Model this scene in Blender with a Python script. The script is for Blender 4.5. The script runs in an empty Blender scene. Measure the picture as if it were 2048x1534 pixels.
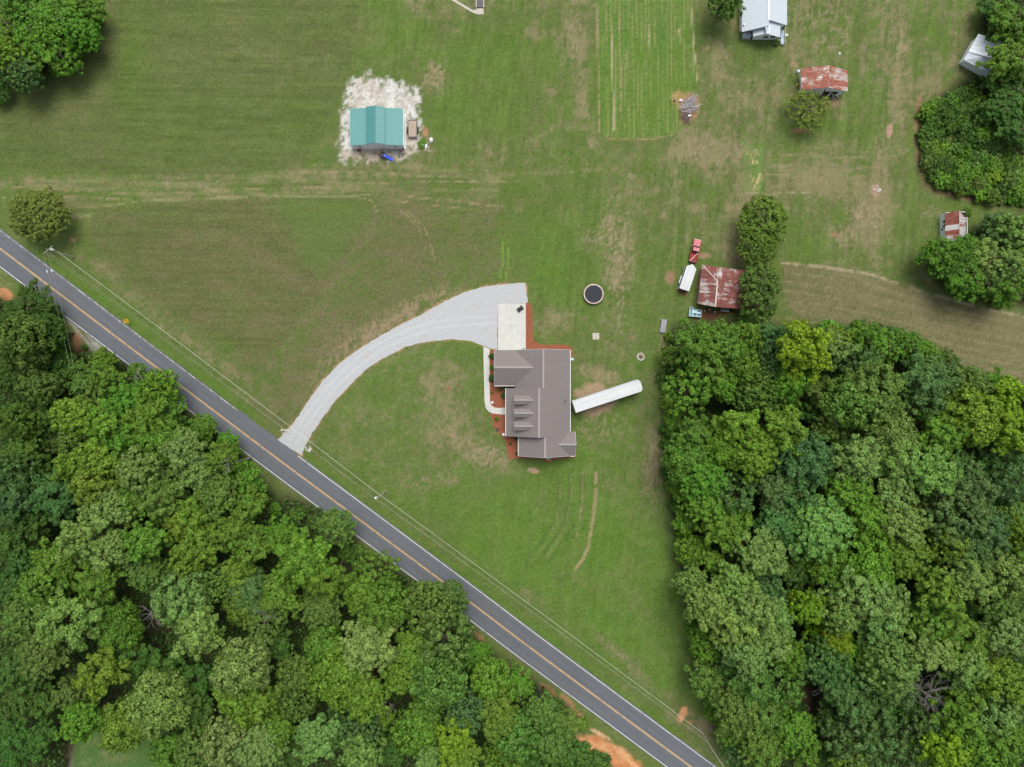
import bpy, math, random
import numpy as np
from mathutils import Vector, Matrix

R = math.radians
PI = math.pi
S = 0.108           # metres of ground per photograph pixel (2048 wide)
H = 153.0           # camera height
sc = bpy.context.scene
col = sc.collection

# ------------------------------------------------------------------ camera, sky, sun, exposure
cam = bpy.data.cameras.new("camera")
cam.sensor_width = 36.0
cam.lens = 36.0 * H / (2048 * S)
cam.clip_start = 0.5
cam.clip_end = 6000
camo = bpy.data.objects.new("camera", cam)
camo.location = (0, 0, H)
col.objects.link(camo)
sc.camera = camo

SUN_EL, SUN_AZ = 66.0, 14.0      # degrees; azimuth measured from +Y towards +X
w = bpy.data.worlds.new("World")
sc.world = w
w.use_nodes = True
nt = w.node_tree
bg = nt.nodes["Background"]
sky = nt.nodes.new("ShaderNodeTexSky")
sky.sky_type = 'NISHITA'
sky.sun_disc = False
sky.sun_elevation = R(SUN_EL)
sky.sun_rotation = R(SUN_AZ)
sky.air_density = 1.0
sky.dust_density = 2.0
sky.ozone_density = 1.0
hs = nt.nodes.new("ShaderNodeHueSaturation")
hs.inputs["Saturation"].default_value = 0.42
nt.links.new(sky.outputs[0], hs.inputs["Color"])
nt.links.new(hs.outputs[0], bg.inputs[0])
bg.inputs[1].default_value = 0.118
sun = bpy.data.lights.new("sun", 'SUN')
sun.energy = 1.95
sun.angle = R(34)
sun.color = (1.0, 0.965, 0.90)
suno = bpy.data.objects.new("sun", sun)
sd = Vector((math.sin(R(SUN_AZ)) * math.cos(R(SUN_EL)), math.cos(R(SUN_AZ)) * math.cos(R(SUN_EL)), math.sin(R(SUN_EL))))
suno.rotation_euler = sd.to_track_quat('Z', 'Y').to_euler()
suno.location = sd * 300
col.objects.link(suno)
sc.view_settings.view_transform = 'Standard'
sc.view_settings.look = 'None'
sc.view_settings.exposure = 0.54
sc.view_settings.gamma = 1.0
sc.cycles.max_bounces = 6
sc.cycles.diffuse_bounces = 3
sc.cycles.transmission_bounces = 3
sc.cycles.glossy_bounces = 2

# ------------------------------------------------------------------ helpers
def P(px, py, z=0.0):
    f = (H - z) / H * S
    return Vector(((px - 1024) * f, (767 - py) * f, z))

def srgb(r, g, b):
    def c(u):
        u /= 255.0
        return u / 12.92 if u <= 0.04045 else ((u + 0.055) / 1.055) ** 2.4
    return (c(r), c(g), c(b))

class MB:
    """collects shapes and links them as ONE mesh object"""
    def __init__(s):
        s.v = []; s.f = []; s.uv = []; s.mi = []; s.M = Matrix.Identity(4)
    def add(s, vs, fs, m=0, uvs=None):
        o = len(s.v)
        s.v += [tuple(s.M @ Vector(p)) for p in vs]
        for i, f in enumerate(fs):
            s.f.append([o + k for k in f]); s.mi.append(m)
            s.uv.append(uvs[i] if uvs else [(0, 0)] * len(f))
        return s
    def box(s, x0, y0, z0, x1, y1, z1, m=0):
        vs = [(x0,y0,z0),(x1,y0,z0),(x1,y1,z0),(x0,y1,z0),(x0,y0,z1),(x1,y0,z1),(x1,y1,z1),(x0,y1,z1)]
        return s.add(vs, [(3,2,1,0),(4,5,6,7),(0,1,5,4),(1,2,6,5),(2,3,7,6),(3,0,4,7)], m)
    def bbox(s, x0, y0, z0, x1, y1, z1, b=0.03, m=0):
        """box with its vertical and top edges bevelled"""
        def ring(x0, y0, x1, y1, b, z):
            return [(x0+b,y0,z),(x1-b,y0,z),(x1,y0+b,z),(x1,y1-b,z),(x1-b,y1,z),(x0+b,y1,z),(x0,y1-b,z),(x0,y0+b,z)]
        vs = ring(x0,y0,x1,y1,b,z0) + ring(x0,y0,x1,y1,b,z1-b) + ring(x0+b,y0+b,x1-b,y1-b,b*.6,z1)
        fs = [tuple(range(7,-1,-1)), tuple(range(16,24))]
        for k in range(2):
            for i in range(8):
                j = (i+1) % 8
                fs.append((k*8+i, k*8+j, k*8+8+j, k*8+8+i))
        return s.add(vs, fs, m)
    def obox(s, c, size, rz=0, m=0, rx=0, ry=0):
        old = s.M
        s.M = old @ Matrix.Translation(c) @ Matrix.Rotation(rz, 4, 'Z') @ Matrix.Rotation(ry, 4, 'Y') @ Matrix.Rotation(rx, 4, 'X')
        a, b, d = size[0]/2, size[1]/2, size[2]/2
        s.box(-a, -b, -d, a, b, d, m)
        s.M = old
        return s
    def prism(s, pts, z0, z1, m=0):
        n = len(pts)
        vs = [(p[0], p[1], z0) for p in pts] + [(p[0], p[1], z1) for p in pts]
        fs = [tuple(range(n-1, -1, -1)), tuple(range(n, 2*n))]
        fs += [(i, (i+1) % n, n + (i+1) % n, n + i) for i in range(n)]
        return s.add(vs, fs, m)
    def extr(s, pts, d, m=0):
        """any planar polygon extruded along vector d"""
        n = len(pts); d = Vector(d)
        vs = [Vector(p) for p in pts] + [Vector(p) + d for p in pts]
        fs = [tuple(range(n-1, -1, -1)), tuple(range(n, 2*n))]
        fs += [(i, (i+1) % n, n + (i+1) % n, n + i) for i in range(n)]
        return s.add(vs, fs, m)
    def roof(s, pts, t=0.12, m=0, uvdir=None):
        """a roof plane with thickness; uv in metres: u along the eave, v up the slope"""
        p = [Vector(q) for q in pts]
        nrm = Vector((0, 0, 0))
        for i in range(len(p)):
            nrm += p[i].cross(p[(i+1) % len(p)])
        nrm.normalize()
        if nrm.z < 0:
            p.reverse(); nrm = -nrm
        if uvdir is None:
            u = Vector((0, 0, 1)).cross(nrm)
            u = u.normalized() if u.length > 1e-5 else Vector((1, 0, 0))
        else:
            u = Vector(uvdir).normalized()
        v = nrm.cross(u)
        n = len(p)
        vs = p + [q - Vector((0, 0, t)) for q in p]
        fs = [tuple(range(n)), tuple(range(2*n-1, n-1, -1))] + [(i, n+i, n+(i+1) % n, (i+1) % n) for i in range(n)]
        uvs = [[(vs[k].dot(u), vs[k].dot(v)) for k in f] for f in fs]
        return s.add(vs, fs, m, uvs)
    def tube(s, p0, p1, r0, r1=None, n=8, m=0):
        return s.path([p0, p1], [r0, r0 if r1 is None else r1], n, m)
    def path(s, pts, rad, n=6, m=0):
        pts = [Vector(p) for p in pts]
        if not isinstance(rad, (list, tuple)):
            rad = [rad] * len(pts)
        vs, fs = [], []
        ref = None
        for i, p in enumerate(pts):
            d = (pts[min(i+1, len(pts)-1)] - pts[max(i-1, 0)]).normalized()
            if ref is None or abs(d.dot(ref)) > .95:
                ref = Vector((0, 0, 1)) if abs(d.z) < .9 else Vector((1, 0, 0))
            a = d.cross(ref).normalized(); b = a.cross(d)
            for k in range(n):
                t = 2*PI*k/n
                vs.append(p + rad[i]*(math.cos(t)*a + math.sin(t)*b))
        for i in range(len(pts)-1):
            for k in range(n):
                fs.append((i*n+k, i*n+(k+1) % n, (i+1)*n+(k+1) % n, (i+1)*n+k))
        fs.append(tuple(range(n))); e = (len(pts)-1)*n
        fs.append(tuple(range(e+n-1, e-1, -1)))
        return s.add(vs, fs, m)
    def lathe(s, prof, n=24, m=0, c=(0, 0, 0)):
        vs, fs = [], []
        for r, z in prof:
            for k in range(n):
                t = 2*PI*k/n
                vs.append((c[0]+r*math.cos(t), c[1]+r*math.sin(t), c[2]+z))
        for i in range(len(prof)-1):
            for k in range(n):
                fs.append((i*n+k, i*n+(k+1) % n, (i+1)*n+(k+1) % n, (i+1)*n+k))
        if prof[0][0] > 1e-4: fs.append(tuple(range(n-1, -1, -1)))
        e = (len(prof)-1)*n
        if prof[-1][0] > 1e-4: fs.append(tuple(range(e, e+n)))
        return s.add(vs, fs, m)
    def wheel(s, c, r, wd, ax='Y', n=18, m=0, hub=.55, mh=1):
        old = s.M
        s.M = old @ Matrix.Translation(c) @ (Matrix.Rotation(PI/2, 4, 'X') if ax == 'Y' else Matrix.Rotation(PI/2, 4, 'Y'))
        s.lathe([(r*hub, -wd/2), (r*.93, -wd/2), (r, -wd*.3), (r, wd*.3), (r*.93, wd/2), (r*hub, wd/2)], n, m)
        if mh is not None:
            s.lathe([(0.001, -wd*.35), (r*hub, -wd*.42), (r*hub, wd*.42), (0.001, wd*.35)], n, mh)
        s.M = old
        return s
    def build(s, name, mats, parent=None, smooth=False):
        me = bpy.data.meshes.new(name)
        v = s.v
        if parent is not None and "base" in parent:
            b = parent["base"]
            v = [(p[0]-b[0], p[1]-b[1], p[2]-b[2]) for p in v]
        me.from_pydata(v, [], s.f)
        if not isinstance(mats, (list, tuple)): mats = [mats]
        for m in mats: me.materials.append(m)
        me.polygons.foreach_set("material_index", s.mi)
        uvl = me.uv_layers.new(name="uv")
        uvl.data.foreach_set("uv", [c for f in s.uv for p in f for c in p])
        if smooth: me.polygons.foreach_set("use_smooth", [True]*len(s.f))
        me.update()
        o = bpy.data.objects.new(name, me)
        col.objects.link(o)
        if parent is not None: o.parent = parent
        return o

def tag(o, label=None, cat=None, group=None, kind=None):
    if label: o["label"] = label
    if cat: o["category"] = cat
    if group: o["group"] = group
    if kind: o["kind"] = kind
    return o

def thing(name, label, cat, loc=(0, 0, 0), rz=0, group=None, world=False):
    """an Empty at the base of a thing. world=True: its parts are given in world coordinates"""
    o = bpy.data.objects.new(name, None)
    o.empty_display_size = 0.3
    col.objects.link(o)
    o.location = loc; o.rotation_euler = (0, 0, rz)
    if world: o["base"] = (loc[0], loc[1], loc[2])
    return tag(o, label, cat, group)

def struct(name, mb, mats):
    return tag(mb.build(name, mats), kind="structure")

def dup(root, loc, rz=0, scale=None):
    r = root.copy(); col.objects.link(r); r.location = loc; r.rotation_euler = (0, 0, rz)
    if scale: r.scale = scale
    for ch in list(root.children):
        c = ch.copy(); col.objects.link(c); c.parent = r
        for g in list(ch.children):
            d = g.copy(); col.objects.link(d); d.parent = c
    return r

# ------------------------------------------------------------------ materials
def newmat(name):
    m = bpy.data.materials.new(name); m.use_nodes = True
    n = m.node_tree; b = n.nodes["Principled BSDF"]
    return m, n, b

def ramp(n, fac, stops):
    r = n.nodes.new("ShaderNodeValToRGB")
    e = r.color_ramp.elements
    while len(e) < len(stops): e.new(0.5)
    for i, (p, c) in enumerate(stops):
        e[i].position = p; e[i].color = (*c, 1)
    n.links.new(fac, r.inputs[0])
    return r.outputs[0]

def noise(n, vec, scale, detail=4, rough=.6, stretch=None, dist=0):
    t = n.nodes.new("ShaderNodeTexNoise")
    t.inputs["Scale"].default_value = scale; t.inputs["Detail"].default_value = detail
    t.inputs["Roughness"].default_value = rough; t.inputs["Distortion"].default_value = dist
    if stretch:
        mp = n.nodes.new("ShaderNodeMapping"); mp.inputs["Scale"].default_value = stretch
        n.links.new(vec, mp.inputs[0]); vec = mp.outputs[0]
    n.links.new(vec, t.inputs["Vector"])
    return t.outputs["Fac"]

def mixc(n, fac, a, b, mode='MIX'):
    x = n.nodes.new("ShaderNodeMix"); x.data_type = 'RGBA'; x.blend_type = mode
    if isinstance(fac, float): x.inputs[0].default_value = fac
    else: n.links.new(fac, x.inputs[0])
    for sck, val in ((6, a), (7, b)):
        if isinstance(val, tuple): x.inputs[sck].default_value = (*val, 1)
        else: n.links.new(val, x.inputs[sck])
    return x.outputs[2]

def math_(n, op, a, b=None, clamp=False):
    x = n.nodes.new("ShaderNodeMath"); x.operation = op; x.use_clamp = clamp
    for i, q in enumerate((a, b)):
        if q is None: continue
        if isinstance(q, (int, float)): x.inputs[i].default_value = q
        else: n.links.new(q, x.inputs[i])
    return x.outputs[0]

def bump(n, b, h, dist=.05, strength=.5):
    x = n.nodes.new("ShaderNodeBump"); x.inputs["Distance"].default_value = dist; x.inputs["Strength"].default_value = strength
    n.links.new(h, x.inputs["Height"]); n.links.new(x.outputs[0], b.inputs["Normal"])

def coords(n, kind="Object"):
    t = n.nodes.new("ShaderNodeTexCoord")
    return t.outputs[kind]

def worldpos(n):
    return n.nodes.new("ShaderNodeNewGeometry").outputs["Position"]

def simple(name, c, rough=.6, var=.25, scale=2.0, metal=0.0, spec=.4, c2=None, stretch=None, bmp=0.0):
    m, n, b = newmat(name)
    v = coords(n)
    f = noise(n, v, scale, 5, .65, stretch)
    lo = tuple(x*(1-var) for x in c); hi = tuple(min(1, x*(1+var)) for x in c)
    if c2: hi = c2
    n.links.new(ramp(n, f, [(.3, lo), (.7, hi)]), b.inputs["Base Color"])
    b.inputs["Roughness"].default_value = rough; b.inputs["Metallic"].default_value = metal
    b.inputs["Specular IOR Level"].default_value = spec
    if bmp: bump(n, b, f, bmp)
    return m

def glassmat(name, c, rough=.08):
    m, n, b = newmat(name)
    b.inputs["Base Color"].default_value = (*c, 1); b.inputs["Roughness"].default_value = rough
    b.inputs["Specular IOR Level"].default_value = .7
    return m

MT = {}
MT['white'] = simple("white_paint", (.70, .71, .71), .5, .05, 1.5)
MT['trailerwhite'] = simple("trailer_white", (.545, .56, .555), .6, .14, .6, stretch=(.3, 2.0, 1))
MT['siding'] = simple("siding", (.62, .60, .56), .6, .06, 1.2, stretch=(.5, .5, 14))
MT['concrete'] = simple("concrete", (.50, .495, .45), .85, .08, .7)
MT['oldconc'] = simple("old_concrete", (.45, .41, .35), .9, .2, 3)
MT['black'] = simple("black_rubber", (.018, .018, .02), .8, .2, 6)
MT['darkmetal'] = simple("dark_metal", (.05, .05, .055), .5, .3, 6, .5)
MT['steel'] = simple("galvanised_steel", (.42, .43, .44), .45, .15, 4, .6)
MT['glass'] = glassmat("dark_glass", (.015, .02, .022))
MT['window'] = glassmat("window_glass", (.05, .06, .07))
MT['woodgrey'] = simple("weathered_wood", (.30, .27, .23), .9, .35, 3, stretch=(1, 1, .15))
MT['plank'] = simple("trailer_deck_planks", (.42, .33, .25), .9, .3, 2.5, stretch=(4, .4, 1))
MT['post'] = simple("utility_pole_wood", (.36, .32, .27), .9, .2, 3, stretch=(3, 3, .2))
MT['bark'] = simple("bark", (.09, .065, .045), .95, .4, 4, stretch=(2, 2, .5), bmp=.04)
MT['deadwood'] = simple("bare_dead_wood", (.25, .23, .21), .9, .3, 5)
MT['red'] = simple("faded_red_paint", (.46, .055, .065), .38, .25, 1.6, spec=.5, c2=(.56, .12, .13))
MT['redbed'] = simple("worn_red_bed", (.27, .035, .035), .7, .5, 3)
MT['paleblue'] = simple("pale_blue_paint", (.46, .62, .68), .5, .15, 3)
MT['teal'] = simple("teal_liner", (.22, .38, .37), .6, .2, 3)
MT['blue'] = simple("blue_plastic", (.035, .10, .62), .35, .15, 2)
MT['bluemetal'] = simple("blue_pipe", (.10, .17, .45), .5, .2, 2)
MT['yellow'] = simple("yellow_sign", (.75, .42, .02), .5, .06, 2)
MT['orange'] = simple("orange_plastic", (.75, .14, .09), .5, .1, 2)
MT['pinkpad'] = simple("faded_pink_pad", (.62, .42, .35), .7, .25, .8, c2=(.68, .56, .50))
MT['mat'] = simple("trampoline_mat", (.022, .024, .03), .75, .2, 5)
MT['stone'] = simple("pale_stone", (.50, .47, .43), .9, .3, 4)
MT['ash'] = simple("ash_and_embers", (.40, .24, .12), .95, .6, 5, c2=(.55, .40, .25))
MT['hvac'] = simple("grey_unit", (.38, .44, .52), .5, .1, 3)
MT['deckblue'] = simple("blue_grey_deck", (.42, .50, .60), .7, .12, 3)
MT['brownpot'] = simple("brown_barrel", (.20, .09, .05), .8, .3, 3)
MT['wire'] = simple("bright_cable", (.62, .66, .58), .5, .08, 3)
MT['thinwire'] = simple("aged_wire", (.34, .36, .28), .5, .1, 3)
MT['tarp'] = simple("white_tarp", (.75, .75, .76), .6, .06, 2)
MT['greenpaint'] = simple("green_trim", (.06, .26, .20), .5, .1, 2)
MT['sheet'] = simple("grey_metal_sheet", (.20, .20, .23), .5, .4, 2, .4, stretch=(6, .3, 1))

def shingle_mat():
    m, n, b = newmat("asphalt_shingles")
    uv = coords(n, "UV")
    f1 = noise(n, uv, 3.2, 4, .7, (.8, 2.2, 1))
    f2 = noise(n, uv, .45, 5, .7, (1.3, .5, 1))
    c = ramp(n, f1, [(.25, (.135, .116, .111)), (.5, (.218, .192, .184)), (.78, (.315, .280, .270))])
    c = mixc(n, math_(n, 'MULTIPLY', math_(n, 'SUBTRACT', f2, .30), 1.5, True), c, (.205, .178, .168))
    # courses of shingles
    sep = n.nodes.new("ShaderNodeSeparateXYZ"); n.links.new(uv, sep.inputs[0])
    fr = math_(n, 'FRACT', math_(n, 'MULTIPLY', sep.outputs[1], 3.4))
    edge = math_(n, 'LESS_THAN', fr, .14)
    c = mixc(n, math_(n, 'MULTIPLY', edge, .28), c, (.10, .085, .08))
    n.links.new(c, b.inputs["Base Color"])
    b.inputs["Roughness"].default_value = .95; b.inputs["Specular IOR Level"].default_value = .15
    bump(n, b, math_(n, 'ADD', f1, fr), .02, .4)
    return m
MT['shingle'] = shingle_mat()
MT['ridgecap'] = simple("ridge_cap", (.36, .32, .31), .95, .25, 6, spec=.1)

def metal_roof(name, base, alt, rib=.45, rust=None, amount=.0, rough=.45, spec=.4, metal=.2, patch=1.0, pans=.16, rd=.22):
    """ribbed sheet metal; uv.x runs along the eave so ribs lie up the slope"""
    m, n, b = newmat(name)
    uv = coords(n, "UV")
    sep = n.nodes.new("ShaderNodeSeparateXYZ"); n.links.new(uv, sep.inputs[0])
    fr = math_(n, 'FRACT', math_(n, 'DIVIDE', sep.outputs[0], rib))
    r_ = math_(n, 'LESS_THAN', fr, .28)
    pan = math_(n, 'FLOOR', math_(n, 'DIVIDE', sep.outputs[0], rib*2))
    wn = n.nodes.new("ShaderNodeTexWhiteNoise"); wn.noise_dimensions = '1D'
    n.links.new(pan, wn.inputs["W"])
    f = noise(n, uv, .5*patch, 5, .65, (1, .6, 1))
    c = mixc(n, f, base, alt)
    rg = math_(n, 'ADD', .12, 0)
    if rust:
        st = noise(n, uv, 1.0*patch, 6, .7, (1.5, .30, 1))
        bl = noise(n, uv, .28*patch, 4, .6)
        a = math_(n, 'ADD', math_(n, 'MULTIPLY', st, .6), math_(n, 'MULTIPLY', bl, .75))
        a = math_(n, 'ADD', a, math_(n, 'MULTIPLY', math_(n, 'SUBTRACT', wn.outputs[0], .35), pans))
        k = math_(n, 'MULTIPLY', math_(n, 'SUBTRACT', a, .97 - amount), 7.0, True)
        rc = ramp(n, noise(n, uv, 1.7*patch, 5, .7, (1.5, .35, 1)), [(.3, rust[0]), (.52, rust[1]), (.72, rust[2])])
        c = mixc(n, k, c, rc)
        rr = n.nodes.new("ShaderNodeMapRange"); n.links.new(k, rr.inputs[0])
        rr.inputs[3].default_value = rough; rr.inputs[4].default_value = .9
        n.links.new(rr.outputs[0], b.inputs["Roughness"])
        mm = n.nodes.new("ShaderNodeMapRange"); n.links.new(k, mm.inputs[0])
        mm.inputs[3].default_value = metal; mm.inputs[4].default_value = 0
        n.links.new(mm.outputs[0], b.inputs["Metallic"])
    else:
        b.inputs["Roughness"].default_value = rough; b.inputs["Metallic"].default_value = metal
    c = mixc(n, math_(n, 'MULTIPLY', r_, rd), c, (.06, .05, .05))
    n.links.new(c, b.inputs["Base Color"])
    b.inputs["Specular IOR Level"].default_value = spec
    bump(n, b, r_, .03, .5)
    return m
RUST = ((.13, .040, .032), (.24, .075, .048), (.42, .17, .09))
MT['rustbarn'] = metal_roof("rusty_barn_roof", (.55, .53, .50), (.45, .42, .39), .55, ((.125, .042, .038), (.19, .062, .05), (.36, .13, .08)), .46)
MT['rustlight'] = metal_roof("rusty_orange_roof", (.52, .49, .45), (.44, .36, .31), .5, ((.20, .062, .045), (.30, .10, .065), (.42, .20, .13)), .43, patch=1.4, pans=.2)
MT['ruststripe'] = metal_roof("striped_rusty_roof", (.62, .61, .59), (.52, .50, .48), .55, RUST, .17, patch=1.3, pans=.75)
MT['greenroof'] = metal_roof("green_metal_roof", (.115, .29, .275), (.14, .33, .31), .42, None, 0, .6, .3, 0)
MT['greenroof_shaded'] = metal_roof("shaded_green_metal_roof", (.06, .23, .225), (.075, .26, .25), .42, None, 0, .55, .3, 0)  # darker copy of the green roof: the unlit slope's shade put into the colour
MT['whiteroof'] = metal_roof("white_metal_roof", (.47, .525, .565), (.53, .58, .615), .6, None, 0, .45, .45, 0, rd=.08)
MT['silverroof'] = metal_roof("silver_metal_roof", (.80, .83, .85), (.74, .77, .80), .9, None, 0, .5, .4, 0, rd=.08)

def asphalt():
    m, n, b = newmat("asphalt")
    p = worldpos(n)
    uv = coords(n, "UV")
    f = noise(n, p, 1.3, 6, .7)
    st = noise(n, uv, .5, 4, .6, (1.1, .045, 1))
    c = ramp(n, f, [(.3, (.096, .106, .118)), (.7, (.160, .174, .188))])
    c = mixc(n, st, c, (.074, .080, .092))
    big = noise(n, p, .05, 3, .5)
    su = n.nodes.new("ShaderNodeSeparateXYZ"); n.links.new(uv, su.inputs[0])
    lane = math_(n, 'SINE', math_(n, 'MULTIPLY', su.outputs[0], 2*PI/1.66))
    c = mixc(n, math_(n, 'MULTIPLY', math_(n, 'ADD', lane, 1.0), .22), c, (.072, .080, .091))
    pt = math_(n, 'GREATER_THAN', noise(n, uv, .16, 2, .4, (1.6, .35, 1)), .60)
    c = mixc(n, math_(n, 'MULTIPLY', pt, .30), c, (.105, .105, .112))
    c = mixc(n, math_(n, 'MULTIPLY', big, .5), c, (.185, .191, .203))
    v = n.nodes.new("ShaderNodeTexVoronoi"); v.feature = 'DISTANCE_TO_EDGE'; v.inputs["Scale"].default_value = .35
    wv = n.nodes.new("ShaderNodeVectorMath"); wv.operation = 'ADD'
    nz = n.nodes.new("ShaderNodeTexNoise"); nz.inputs["Scale"].default_value = .8; n.links.new(p, nz.inputs["Vector"])
    n.links.new(p, wv.inputs[0]); n.links.new(nz.outputs["Color"], wv.inputs[1]); n.links.new(wv.outputs[0], v.inputs["Vector"])
    cr = math_(n, 'LESS_THAN', v.outputs["Distance"], .018)
    cr = math_(n, 'MULTIPLY', cr, math_(n, 'MULTIPLY', math_(n, 'GREATER_THAN', noise(n, p, .12, 2, .5), .55), .22))
    c = mixc(n, cr, c, (.055, .055, .06))
    n.links.new(c, b.inputs["Base Color"]); b.inputs["Roughness"].default_value = .85
    b.inputs["Specular IOR Level"].default_value = .3
    bump(n, b, f, .01, .3)
    return m
MT['asphalt'] = asphalt()

def worn(name, c, under, cover=.5):
    m, n, b = newmat(name)
    f = noise(n, worldpos(n), 1.0, 5, .75)
    k = math_(n, 'MULTIPLY', math_(n, 'SUBTRACT', f, 1-cover), 9.0, True)
    n.links.new(mixc(n, k, under, c), b.inputs["Base Color"]); b.inputs["Roughness"].default_value = .7
    return m
MT['line'] = worn("white_road_paint", (.62, .62, .61), (.20, .20, .20), .66)
MT['lineworn'] = worn("worn_white_road_paint", (.58, .57, .55), (.20, .19, .16), .53)
MT['yline'] = worn("yellow_road_paint", (.62, .40, .16), (.22, .19, .16), .64)

def gravel(name, a, b_, c_, dirt, amt=.55):
    m, n, b = newmat(name)
    p = worldpos(n)
    f = noise(n, p, 2.6, 6, .8)
    c = ramp(n, f, [(.3, a), (.5, b_), (.72, c_)])
    st = noise(n, p, .22, 5, .7)
    k = math_(n, 'MULTIPLY', math_(n, 'SUBTRACT', st, amt), 6.0, True)
    k = math_(n, 'MULTIPLY', k, noise(n, p, 1.4, 4, .7))
    c = mixc(n, k, c, dirt)
    n.links.new(c, b.inputs["Base Color"]); b.inputs["Roughness"].default_value = .95
    b.inputs["Specular IOR Level"].default_value = .15
    bump(n, b, f, .04, .6)
    return m
MT['gravel'] = gravel("crushed_stone", (.315, .325, .325), (.405, .415, .415), (.49, .50, .495), (.40, .33, .24), .56)
MT['mulch'] = gravel("pine_straw_mulch", (.17, .055, .03), (.25, .085, .045), (.34, .14, .08), (.20, .10, .05), .55)

def leaf_mat():
    m, n, b = newmat("leaves")
    oi = n.nodes.new("ShaderNodeObjectInfo")
    ge = n.nodes.new("ShaderNodeNewGeometry")
    hv = n.nodes.new("ShaderNodeHueSaturation")
    mr = n.nodes.new("ShaderNodeMapRange"); n.links.new(ge.outputs["Random Per Island"], mr.inputs[0])
    mr.inputs[3].default_value = .55; mr.inputs[4].default_value = 1.6
    mh = n.nodes.new("ShaderNodeMapRange"); n.links.new(oi.outputs["Random"], mh.inputs[0])
    mh.inputs[3].default_value = .490; mh.inputs[4].default_value = .510
    n.links.new(mh.outputs[0], hv.inputs["Hue"]); n.links.new(mr.outputs[0], hv.inputs["Value"])
    ob = coords(n)
    nz = noise(n, ob, .55, 3, .6)
    warmer = mixc(n, .20, oi.outputs["Color"], (.15, .23, .030))
    cooler = mixc(n, .22, oi.outputs["Color"], (.055, .125, .030))
    kk = n.nodes.new("ShaderNodeMapRange"); n.links.new(nz, kk.inputs[0]); kk.inputs[1].default_value = .36; kk.inputs[2].default_value = .64
    n.links.new(mixc(n, kk.outputs[0], cooler, warmer), hv.inputs["Color"])
    n.links.new(hv.outputs[0], b.inputs["Base Color"])
    b.inputs["Roughness"].default_value = .6; b.inputs["Specular IOR Level"].default_value = .10
    tr = n.nodes.new("ShaderNodeBsdfTranslucent")
    n.links.new(mixc(n, .35, hv.outputs[0], (.20, .26, .03)), tr.inputs[0])
    mx = n.nodes.new("ShaderNodeMixShader"); mx.inputs[0].default_value = .22
    n.links.new(b.outputs[0], mx.inputs[1]); n.links.new(tr.outputs[0], mx.inputs[2])
    n.links.new(mx.outputs[0], n.nodes["Material Output"].inputs[0])
    return m
MT['leaf'] = leaf_mat()

def ground_mat():
    m, n, b = newmat("grass_and_soil")
    at = n.nodes.new("ShaderNodeAttribute"); at.attribute_name = "cover"; at.attribute_type = 'GEOMETRY'
    p = worldpos(n)
    f1 = noise(n, p, 1.7, 6, .85)
    f2 = noise(n, p, 3.2, 4, .85)
    v1 = noise(n, p, 1.1, 6, .8, (2.8, .7, 1))
    c = at.outputs["Color"]
    mr = n.nodes.new("ShaderNodeMapRange"); n.links.new(f1, mr.inputs[0])
    mr.inputs[1].default_value = .25; mr.inputs[2].default_value = .75
    mr.inputs[3].default_value = .48; mr.inputs[4].default_value = 1.52
    sc_ = n.nodes.new("ShaderNodeVectorMath"); sc_.operation = 'SCALE'
    n.links.new(c, sc_.inputs[0]); n.links.new(mr.outputs[0], sc_.inputs[3])
    # straw flecks where the grass is dry
    k = math_(n, 'ADD', math_(n, 'MULTIPLY', v1, .7), math_(n, 'MULTIPLY', f2, .5))
    k = math_(n, 'ADD', k, math_(n, 'MULTIPLY', at.outputs["Alpha"], .36))
    k = math_(n, 'MULTIPLY', math_(n, 'SUBTRACT', k, .79), 7.0, True)
    k = math_(n, 'MULTIPLY', k, math_(n, 'GREATER_THAN', at.outputs["Alpha"], .012))
    c2 = mixc(n, math_(n, 'MULTIPLY', k, .50), sc_.outputs[0], (.255, .215, .118))
    g_ = noise(n, p, .9, 5, .7, (1.6, .9, 1))
    kg = math_(n, 'MULTIPLY', math_(n, 'SUBTRACT', g_, .54), 6.0, True)
    kg = math_(n, 'MULTIPLY', kg, math_(n, 'MULTIPLY', at.outputs["Alpha"], .5))
    c2 = mixc(n, kg, c2, (.078, .130, .036))
    n.links.new(c2, b.inputs["Base Color"])
    b.inputs["Roughness"].default_value = 1.0; b.inputs["Specular IOR Level"].default_value = .05
    bump(n, b, math_(n, 'ADD', f1, f2), .10, .6)
    return m
MT['ground'] = ground_mat()
# ------------------------------------------------------------------ numpy noise and masks (photograph-pixel units on the ground)
def vnoise(x, y, seed):
    g = np.random.RandomState(seed).rand(256, 256)
    xi = np.floor(x).astype(int); yi = np.floor(y).astype(int)
    fx = x - xi; fy = y - yi
    fx = fx*fx*(3-2*fx); fy = fy*fy*(3-2*fy)
    a = g[xi & 255, yi & 255]; b = g[(xi+1) & 255, yi & 255]
    c = g[xi & 255, (yi+1) & 255]; d = g[(xi+1) & 255, (yi+1) & 255]
    return (a*(1-fx)+b*fx)*(1-fy) + (c*(1-fx)+d*fx)*fy

def fbm(x, y, sx, sy, seed, oct=4, gain=.55):
    t = 0; amp = 1; tot = 0
    for k in range(oct):
        t = t + amp*vnoise(x/sx*2**k + 17.3*k, y/sy*2**k + 5.7*k, seed+k); tot += amp; amp *= gain
    return t/tot

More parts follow.
